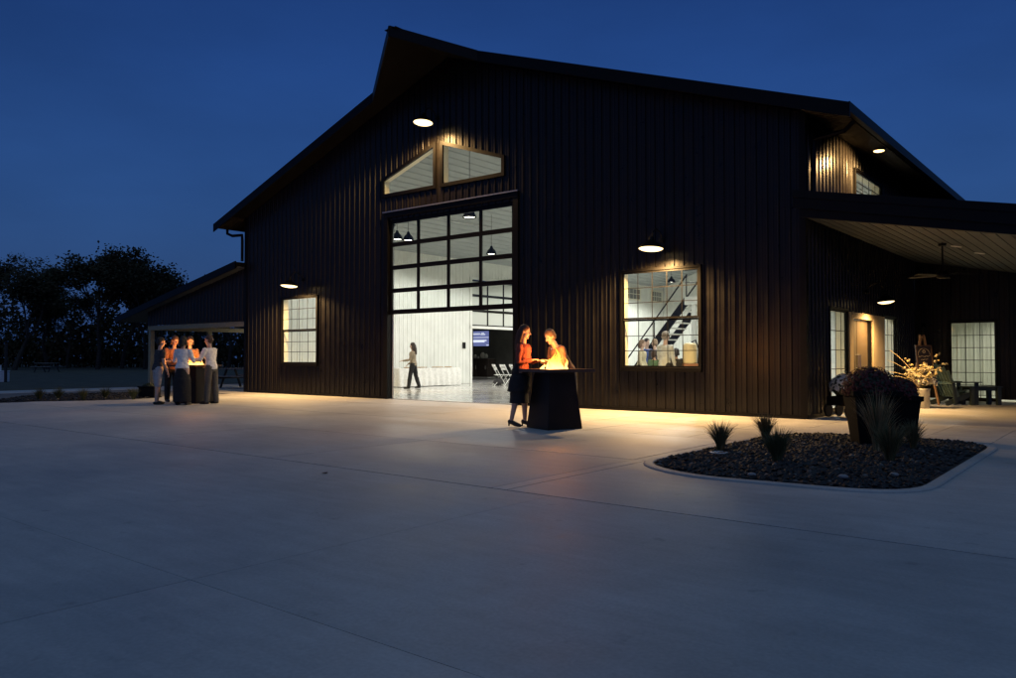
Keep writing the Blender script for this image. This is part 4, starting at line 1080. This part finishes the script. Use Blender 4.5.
# ceiling fan and recessed lights
fx, fy = 1.93, 2.5
t = thing('ceiling_fan', 'dark ceiling fan on a long rod under the porch ceiling', 'ceiling fan', (fx, fy, 2.86))
zt = zc(fx) - 2.86
b = MB(); b.tube([(0, 0, .08), (0, 0, zt)], .016, 8); b.lathe([(.07, zt - .07), (.085, zt - .02)], 16); b.build('rod', M_trim, t)
b = MB(); b.lathe([(.05, -.07), (.11, -.05), (.12, .03), (.06, .09)], 20); b.build('motor', M_trim, t, smooth=True)
for i in range(5):
    a = 2 * PI * i / 5 + .35; m3 = Matrix.Rotation(a, 4, 'Z') @ Matrix.Rotation(rad(10), 4, 'X')
    b = MB(); b.box(.14, .68, -.06, .06, -.006, .006, mtx=m3); b.box(.08, .16, -.015, .015, -.004, .004, mtx=m3); b.build('blade', M_trim, t)
for i, (x, y) in enumerate(((2.1, 3.0), (2.36, 4.1))):
    t = thing('recessed_light', ['unlit round recessed light nearer the fan in the porch ceiling', 'unlit round recessed light farther from the fan in the porch ceiling'][i], 'recessed light', (x, y, zc(x) - .002), 0, 'recessed lights in the porch ceiling')
    t.rotation_euler = (0, math.atan(.195), 0)
    b = MB(); b.lathe([(.075, -.004), (.10, -.012), (.105, 0)], 24, caps=False); b.build('trim_ring', mat('white_trim_ring', (.7, .7, .66), .4), t, smooth=True)
    b = MB(); b.lathe([(.001, -.003), (.075, -.003)], 24, caps=False); b.build('lens', mat('frosted_lens', (.75, .75, .7), .3), t)

# picnic tables under the carport and one far out in the field
M_pt = mat('dark_picnic_wood', (.045, .04, .035), .6, 0, .3, 12)
pt = thing('picnic_table', 'dark picnic table nearer the front under the carport', 'picnic table', (-22.6, 2.3, 0), rad(20), 'picnic tables')
b = MB()
for i in range(5): b.box(-.9, .9, -.37 + i * .15, -.37 + i * .15 + .14, .72, .76)
b.build('table_top', mat('grey_picnic_top', (.22, .21, .19), .6, 0, .3, 12), pt)
for s_ in (-1, 1):
    b = MB(); b.box(-.9, .9, s_ * .68 - .13, s_ * .68 + .13, .43, .47); b.build('bench', mat('grey_picnic_top', (.22, .21, .19), .6, 0, .3, 12), pt)
for x in (-.65, .65):
    b = MB(); b.bar((x, -.62, 0), (x, -.25, .72), .04, .09); b.bar((x, .62, 0), (x, .25, .72), .04, .09); b.bar((x + .045, -.8, .40), (x + .045, .8, .40), .04, .09); b.build('leg_frame', M_pt, pt)
copy_tree(pt, (-24.3, 4.6, 0), rad(15), 'dark picnic table deeper under the carport by the far posts')
copy_tree(pt, dpos(47, 66, -.05), rad(30), 'lone grey picnic table out in the dark field before the trees')

# dark planter box by the carport corner, utility box and post at far left
t = thing('planter_box', 'low dark planter box at the end of the left planting bed', 'planter box', dpos(150, 23.6, 0), rad(35))
b = MB(); b.box(-.24, .24, -.2, .2, 0, .30); b.box(-.26, .26, -.22, .22, .30, .34); b.build('box', M_trim, t, bevel=.01); b = MB(); mum(b, (0, 0, .33), .2, .08, 120, 9, .03); b.build('foliage', [mat('mum_leaf', (.02, .03, .012), .7), mat('mum_leaf', (.02, .03, .012), .7)], t)
t = thing('utility_pedestal', 'small white utility box standing at the left edge of the field', 'utility box', dpos(2, 40, -.05), rad(38))
b = MB(); b.box(-.28, .28, -.2, .2, 0, .52); b.box(-.3, .3, -.22, .22, .52, .56); b.build('cabinet', mat('white_enamel', (.7, .72, .74), .4), t, bevel=.015); b = MB(); b.box(-.2, .2, -.21, -.2, .1, .45); b.build('door', mat('white_enamel_door', (.62, .64, .66), .4), t)
b = MB(); b.box(-.06, -.01, -.05, 0, .56, .85); b.build('meter_pipe', mat('white_enamel', (.7, .72, .74), .4), t)
t = thing('marker_post', 'dark slim post just right of the white utility box', 'post', dpos(6, 39.5, -.05))
b = MB(); b.lathe([(.07, 0), (.07, 1.9), (.05, 1.95)], 12); b.build('post', mat('dark_post', (.03, .028, .025), .7), t); b = MB(); b.lathe([(.09, 1.95), (.09, 2.0), (.02, 2.04)], 12); b.build('cap', M_trim, t)

# ------------------------------------------------------------------ interior furnishings
t = thing('buffet_table', 'long buffet table by the white wall inside the open door', 'table', (-17.9, 7.6, .012), 0)
b = MB(); b.box(-.36, .36, -1.75, 1.75, .70, .735); b.build('table_top', M_cream, t)
for x, y in ((-.3, -1.6), (.3, -1.6), (-.3, 1.6), (.3, 1.6)):
    b = MB(); b.tube([(x, y, 0), (x, y, .70)], .018, 8); b.build('leg', M_steel, t)
b = MB(); nn = 180; per = []
import math as _m
for i in range(nn):
    u = i / nn * 8.6
    if u < 3.55: p_ = (.385, -1.775 + u)
    elif u < 4.32: p_ = (.385 - (u - 3.55), 1.775)
    elif u < 7.87: p_ = (-.385, 1.775 - (u - 4.32))
    else: p_ = (-.385 + (u - 7.87) / .73 * .77, -1.775)
    per.append(p_)
rings = []
for z, amp, ex in ((.742, 0, .98), (.74, 0, 1.0), (.6, .008, 1.02), (.35, .02, 1.04), (.03, .03, 1.06)):
    rings.append([Vector((x * ex + (amp * math.sin(i * .9) if abs(x) > .37 else 0), y * (1 + (ex - 1) * .25) + (amp * math.sin(i * .9) if abs(y) > 1.77 else 0), z)) for i, (x, y) in enumerate(per)])
vs = [q for r_ in rings for q in r_]; b.add(vs, [(k * nn + i, k * nn + (i + 1) % nn, (k + 1) * nn + (i + 1) % nn, (k + 1) * nn + i) for k in range(4) for i in range(nn)] + [tuple(range(nn))])
o = b.build('tablecloth', cloth('white_tablecloth', (.76, .75, .70))); o.location = (-17.9, 7.6, .012); tag(o, 'white cloth reaching the floor around the buffet table', 'tablecloth')
for i, y in enumerate((-1.0, -.25, .7, 1.35)):
    o = thing('serving_tray', 'tray of golden food %s on the white buffet cloth' % ['at the near left end', 'left of the middle', 'right of the middle', 'at the far right end'][i], 'tray', (-17.85, 7.6 + y, .756), .1 * i, 'food trays on the buffet')
    b = MB(); b.box(-.17, .17, -.24, .24, 0, .012); b.build('tray', M_steel, o)
    b = MB(); rnd = random.Random(i)
    for k in range(26): sphere(b, (rnd.uniform(-.14, .14), rnd.uniform(-.2, .2), .025), .03, .03, .02, None, 4)
    b.build('food', mat('golden_pastry', (.5, .3, .1), .6), o)
# tv, cabinet, jars
t = thing('television', 'lit wall television with a blue and white slide in the bar room', 'television', (-25.05, 19.46, 2.28))
b = MB(); b.box(-.66, .62, -.04, .0, -.5, .47); b.build('bezel', M_trim, t)
b = MB(); b.add([(-.62, -.042, -.45), (.58, -.042, -.45), (.58, -.042, .43), (-.62, -.042, .43)], [(0, 1, 2, 3)]); b.build('screen', emit('screen_blue', (.16, .19, .42), .8), t)
b = MB()
for x0, x1, z0, z1 in ((-.62, -.1, .22, .3), (-.05, .3, .2, .26), (0.02, .2, .26, .33), (-.62, .56, .04, .075), (-.62, .4, -.17, -.08), (-.62, .25, -.23, -.16), (.38, .56, -.42, -.37)): b.box(x0, x1, -.048, -.043, z0, z1)
b.build('slide_graphics', emit('screen_white', (.8, .85, 1), .8), t)
t = thing('bar_cabinet', 'dark bar cabinet with diagonal grain standing under the television', 'cabinet', (-24.7, 19.05, .008))
b = MB(); b.box(-.8, .72, -.32, .4, .06, 1.08); b.build('carcass', mat('dark_barn_wood', (.06, .045, .038), .55, 0, .6, 6, .2, 10, stretch=(6, 1, 1.0)), t, bevel=.008)
b = MB(); b.box(-.85, .77, -.36, .42, 1.08, 1.12); b.build('counter', M_char, t); b = MB(); b.box(-.8, .72, -.33, .4, 0, .06); b.build('plinth', M_white, t)
for x0 in (-.72, .0):
    b = MB(); b.box(x0, x0 + .64, -.34, -.322, .12, 1.02); d_ = b.build('door', mat('dark_barn_wood', (.06, .045, .038)), t); b = MB(); b.tube([(x0 + .58, -.34, .5), (x0 + .58, -.37, .5), (x0 + .58, -.37, .7), (x0 + .58, -.34, .7)], .008, 6); b.build('handle', M_steel, d_)
for i, (x, r_, h_) in enumerate(((-.45, .10, .22), (-.2, .07, .12), (.12, .16, .34), (.38, .11, .26))):
    b = MB(); b.lathe([(r_ * .7, 0), (r_, h_ * .35), (r_ * .9, h_ * .7), (r_ * .5, h_ * .9), (r_ * .55, h_)], 16); o = b.build('pitcher', mat('white_ceramic', (.75, .74, .7), .25), smooth=True); o.location = (-24.7 + x, 19.0, 1.128)
    tag(o, ['medium white jar at the left of the bar cabinet', 'smallest white jar on the bar cabinet', 'largest white pitcher on the bar cabinet', 'white pitcher at the right end of the bar cabinet'][i], 'pitcher', 'white crockery on the bar cabinet')
# thermostat
b = MB(); b.box(0, .04, -.09, .09, -.14, .14); o = b.build('wall_control', M_trim, bevel=.01); o.location = (-18.78, 10.95, 1.72); tag(o, 'small dark control box on the white wall left of the bar opening', 'control box')
# folding chairs
def folding_chair(label, loc, rz, m_, group):
    t = thing('folding_chair', label, 'folding chair', loc, rz, group)
    for sx in (-1, 1):
        b = MB(); b.tube([(sx * .21, .24, 0), (sx * .20, -.02, .44), (sx * .20, -.26, .88)], .013, 6); b.build('front_leg', m_, t)
        b = MB(); b.tube([(sx * .18, -.26, 0), (sx * .18, .14, .45)], .013, 6); b.build('rear_leg', m_, t)
    b = MB(); b.box(-.19, .19, -.18, .22, .435, .46); b.build('seat', m_, t, bevel=.008)
    b = MB(); b.bar((-.2, -.165, .70), (.2, -.165, .70), .02, .10); b.bar((-.2, -.235, .83), (.2, -.235, .83), .02, .10); b.build('backrest', m_, t)
    b = MB(); b.tube([(-.18, -.22, .06), (.18, -.22, .06)], .01, 6); b.tube([(-.21, .2, .08), (.21, .2, .08)], .01, 6); b.build('stretcher', m_, t)
    return t
M_wch = mat('white_resin', (.72, .72, .68), .4)
fc = folding_chair('white folding chair inside the door nearest the bar opening', (-15.85, 9.9, .012), rad(-35), M_wch, 'white folding chairs')
copy_tree(fc, (-15.5, 10.0, .012), rad(-20), 'white folding chair just right of the one nearest the bar opening')
copy_tree(fc, (-15.5, 10.6, .012), rad(-35), 'white folding chair behind the other two, next to the door jamb')
b = MB(); sphere(b, (0, 0, .16), .24, .2, .17, None, 8); sphere(b, (.1, 0, .24), .12, .12, .12, None, 6); o = b.build('bag', mat('dark_bag_cloth', (.03, .028, .03), .8, 0, .3, 8, .5, 14), smooth=True); o.location = dpos(498.5, 33.0, .012); tag(o, 'dark soft bag on the floor against the white folding chairs', 'bag')
for i, px in enumerate((289.5, 304.0)):
    copy_tree(fc, dpos(px, 26.8 - i * .6, .012), rad(180 + 20 * i), ['white folding chair behind the left front window, left one', 'white folding chair behind the left front window, right one'][i])
# staircase to a mezzanine
t = thing('staircase', 'steep open staircase with dark stringers inside behind the right window', 'staircase', (-10.1, 10.2, .012))
for y in (0, 1.15):
    b = MB(); b.bar((0, y, .1), (2.6, y, 3.2), .06, .26); b.build('stringer', M_trim, t)
    b = MB(); b.tube([(.1, y, 1.02), (2.6, y, 4.1)], .028, 8); b.tube([(0.1, y, .15), (.1, y, 1.02)], .022, 8); b.tube([(1.3, y, 1.6), (1.3, y, 2.45)], .022, 8); b.tube([(2.58, y, 3.15), (2.58, y, 4.05)], .022, 8); b.build('handrail', M_trim, t)
for i in range(15):
    b = MB(); z = .2 + i * .2; x = .1 + i * .168; b.box(x, x + .25, .03, 1.12, z, z + .04); b.build('tread', mat('white_stair_tread', (.7, .69, .64), .5), t)
t = thing('mezzanine', 'white mezzanine platform at the head of the stairs inside the hall', 'platform', (-7.5, 10.0, .012))
b = MB(); b.box(0, 5.8, 0, 3.0, 3.02, 3.3); b.build('deck', M_white, t)
for x, y in ((.3, .15), (5.6, .15), (.3, 2.85), (5.6, 2.85)):
    b = MB(); b.box(x - .08, x + .08, y - .08, y + .08, 0, 3.02); b.build('post', M_white, t)
b = MB(); b.tube([(0, .05, 4.25), (5.8, .05, 4.25)], .025, 8); b.tube([(0, .05, 3.8), (5.8, .05, 3.8)], .015, 8); b.build('railing', M_trim, t)
t = thing('drinks_cooler', 'tall beige drinks cooler on a brown stand behind the right window', 'drinks cooler', dpos(690, 20.2, .012), rad(38.9))
b = MB(); b.box(-.18, .18, -.16, .16, 0, 1.02); b.build('stand', mat('brown_stand', (.22, .10, .05), .5), t); b = MB(); b.lathe([(.16, 1.02), (.175, 1.06), (.175, 1.48), (.15, 1.53), (.06, 1.55)], 24); b.build('tank', mat('beige_plastic', (.52, .44, .25), .45), t, smooth=True)
b = MB(); b.tube([(.2, 0, 1.0), (.22, 0, 1.4), (.14, 0, 1.62), (.04, 0, 1.56)], .02, 8); b.build('handle', M_trim, t)

b = MB(); b.add([(-.05, 0, .004), (-.01, -.028, .010), (.045, -.01, .006), (.06, .004, .016), (.01, .03, .012), (-.02, .022, .008)], [(0, 1, 2, 3, 4, 5)])
o = b.build('fallen_leaf', mat('brown_leaf', (.04, .026, .014), .8)); o.location = dpos(325, 8.22, 0); tag(o, 'single dark leaf lying on the open concrete before the long joint', 'leaf')
# ------------------------------------------------------------------ trees
M_bark = mat('dark_bark', (.035, .028, .022), .9, 0, .4, 6, .5, 14)
M_leaf = [mat('dusk_leaf', (.05, .05, .03), .9, 0, .3, 4, spec=.1), mat('autumn_leaf', (.065, .048, .028), .9, 0, .3, 4, spec=.1)]
def tree_parts(seed, h, spread, dens, bare):
    rnd = random.Random(seed); tr = MB(); cr = MB(); tips = []
    def branch(p, d, L0, r, lvl):
        pts = [Vector(p)]; q = Vector(p); dd = Vector(d)
        for k in range(4):
            dd = (dd + Vector((rnd.gauss(0, .14), rnd.gauss(0, .14), rnd.gauss(.05, .08)))).normalized(); q = q + dd * L0 / 4; pts.append(q.copy())
        tr.tube(pts, [r * (1 - .14 * k) for k in range(5)], 6 if lvl < 2 else 4, caps=False)
        if lvl >= 3: tips.append(q); tips.append(pts[2]); return
        if lvl >= 2: tips.append(q)
        nb_ = rnd.randint(3, 4)
        for i in range(nb_):
            k = rnd.choice([2, 3, 4, 4]); a = rnd.uniform(0, 2 * PI); el = rnd.uniform(.25, .85)
            nd = (dd * .6 + Vector((math.cos(a) * el * spread, math.sin(a) * el * spread, rnd.uniform(.1, .6)))).normalized()
            branch(pts[k], nd, L0 * rnd.uniform(.6, .8), r * .52, lvl + 1)
    branch((0, 0, -.1), (rnd.gauss(0, .04), rnd.gauss(0, .04), 1), h * .30, h * .017, 0)
    zmax = max(t_.z for t_ in tips); k = h / zmax
    for v in (tr,): v.v = [(x * k ** .5, y * k ** .5, z * k) for x, y, z in v.v]
    tips = [Vector((t_.x * k ** .5, t_.y * k ** .5, t_.z * k)) for t_ in tips]
    for t_ in tips:
        if rnd.random() < bare: continue
        rr = rnd.uniform(.5, 1.15)
        for i in range(int(dens * rnd.uniform(.5, 1.4))):
            c = t_ + Vector((rnd.gauss(0, rr * .6), rnd.gauss(0, rr * .6), rnd.gauss(0, rr * .45))); s_ = rnd.uniform(.08, .20)
            a = Vector((rnd.gauss(0, 1), rnd.gauss(0, 1), rnd.gauss(0, 1))).normalized(); bb = a.orthogonal().normalized()
            cr.add([c + a * s_, c + bb * s_ * .6, c - a * s_, c - bb * s_ * .6], [(0, 1, 2, 3)], 0 if rnd.random() < .6 else 1)
    return tr.mesh('trunk', M_bark), cr.mesh('crown', M_leaf)
protos = [tree_parts(11, 12, .95, 95, .04), tree_parts(22, 12, 1.05, 100, .04), tree_parts(33, 12, .8, 48, .2), tree_parts(47, 12, 1.1, 95, .03)]
trees = [(-25, 80, 12.2, 0, 'tall leafy tree cut by the left edge of the view'), (14, 76, 12.4, 1, 'broad dense tree at the left end of the tree line'), (48, 84, 11.0, 3, 'round crowned tree right of the leftmost dense tree, a little lower'),
         (68, 90, 9.6, 2, 'thin bare branched tree in the low gap of the tree line'), (98, 80, 13.0, 0, 'tallest dark tree standing left of the carport'), (122, 86, 12.4, 2, 'sparse tree with sky between its limbs beside the tallest tree'),
         (145, 82, 12.6, 3, 'sparse tree between the tallest tree and the carport roof'), (172, 80, 12.8, 1, 'dense rounded tree rising above the low end of the carport roof'), (200, 88, 10.5, 0, 'tree mostly hidden behind the carport roof'), (228, 84, 10.2, 3, 'tree seen under the carport beam beside the barn corner'), (84, 100, 10.5, 2, 'slender far tree in the gap left of the tallest tree')]
rnd = random.Random(77)
for px, d, h, v, lab in trees:
    t = thing('tree', lab, 'tree', dpos(px, d, -.05), rnd.uniform(0, 6.2), 'trees beyond the field')
    for nm, me in zip(('trunk', 'crown'), protos[v]):
        o = bpy.data.objects.new(nm, me); C.objects.link(o); o.parent = t
    t.scale = (h / 12 * 1.02, h / 12 * 1.02, h / 12 * .90)
# low brush and saplings along the far edge of the field
b = MB(); rnd = random.Random(5)
for i in range(26000):
    px = rnd.uniform(-60, 330); d = rnd.uniform(92, 102)
    top = 2.2 + .7 * math.sin(px * .071) * math.sin(px * .041 + 1) + .35 * math.sin(px * .23 + 2)
    u = rnd.random()
    hh = top * u ** .7 + .1 if i < 10000 else 1.5 + (5.2 + 1.6 * math.sin(px * .19) + 1.2 * math.sin(px * .057 + 1)) * u ** 1.25
    c = dpos(px, d, hh); s_ = rnd.uniform(.12, .3); a = Vector((rnd.gauss(0, 1), rnd.gauss(0, 1), rnd.gauss(0, 1))).normalized(); bb = a.orthogonal().normalized()
    b.add([c + a * s_, c + bb * s_ * .7, c - a * s_, c - bb * s_ * .7], [(0, 1, 2, 3)], rnd.randint(0, 1))
for i in range(240):
    px = rnd.uniform(-60, 330); d = rnd.uniform(92, 102); h_ = rnd.uniform(3, 7); p0 = dpos(px, d, -.1); q = Vector((rnd.gauss(0, .35), rnd.gauss(0, .35), h_))
    b.tube([p0, p0 + q * .5 + Vector((rnd.gauss(0, .15), 0, 0)), p0 + q], [.07, .05, .02], 5)
    for k in range(4):
        f_ = rnd.uniform(.4, .9); r0 = p0 + q * f_; b.tube([r0, r0 + Vector((rnd.gauss(0, .8), rnd.gauss(0, .8), rnd.uniform(.4, 1.4)))], [.035, .012], 4)
struct(b.build('brush', M_leaf), 'stuff')
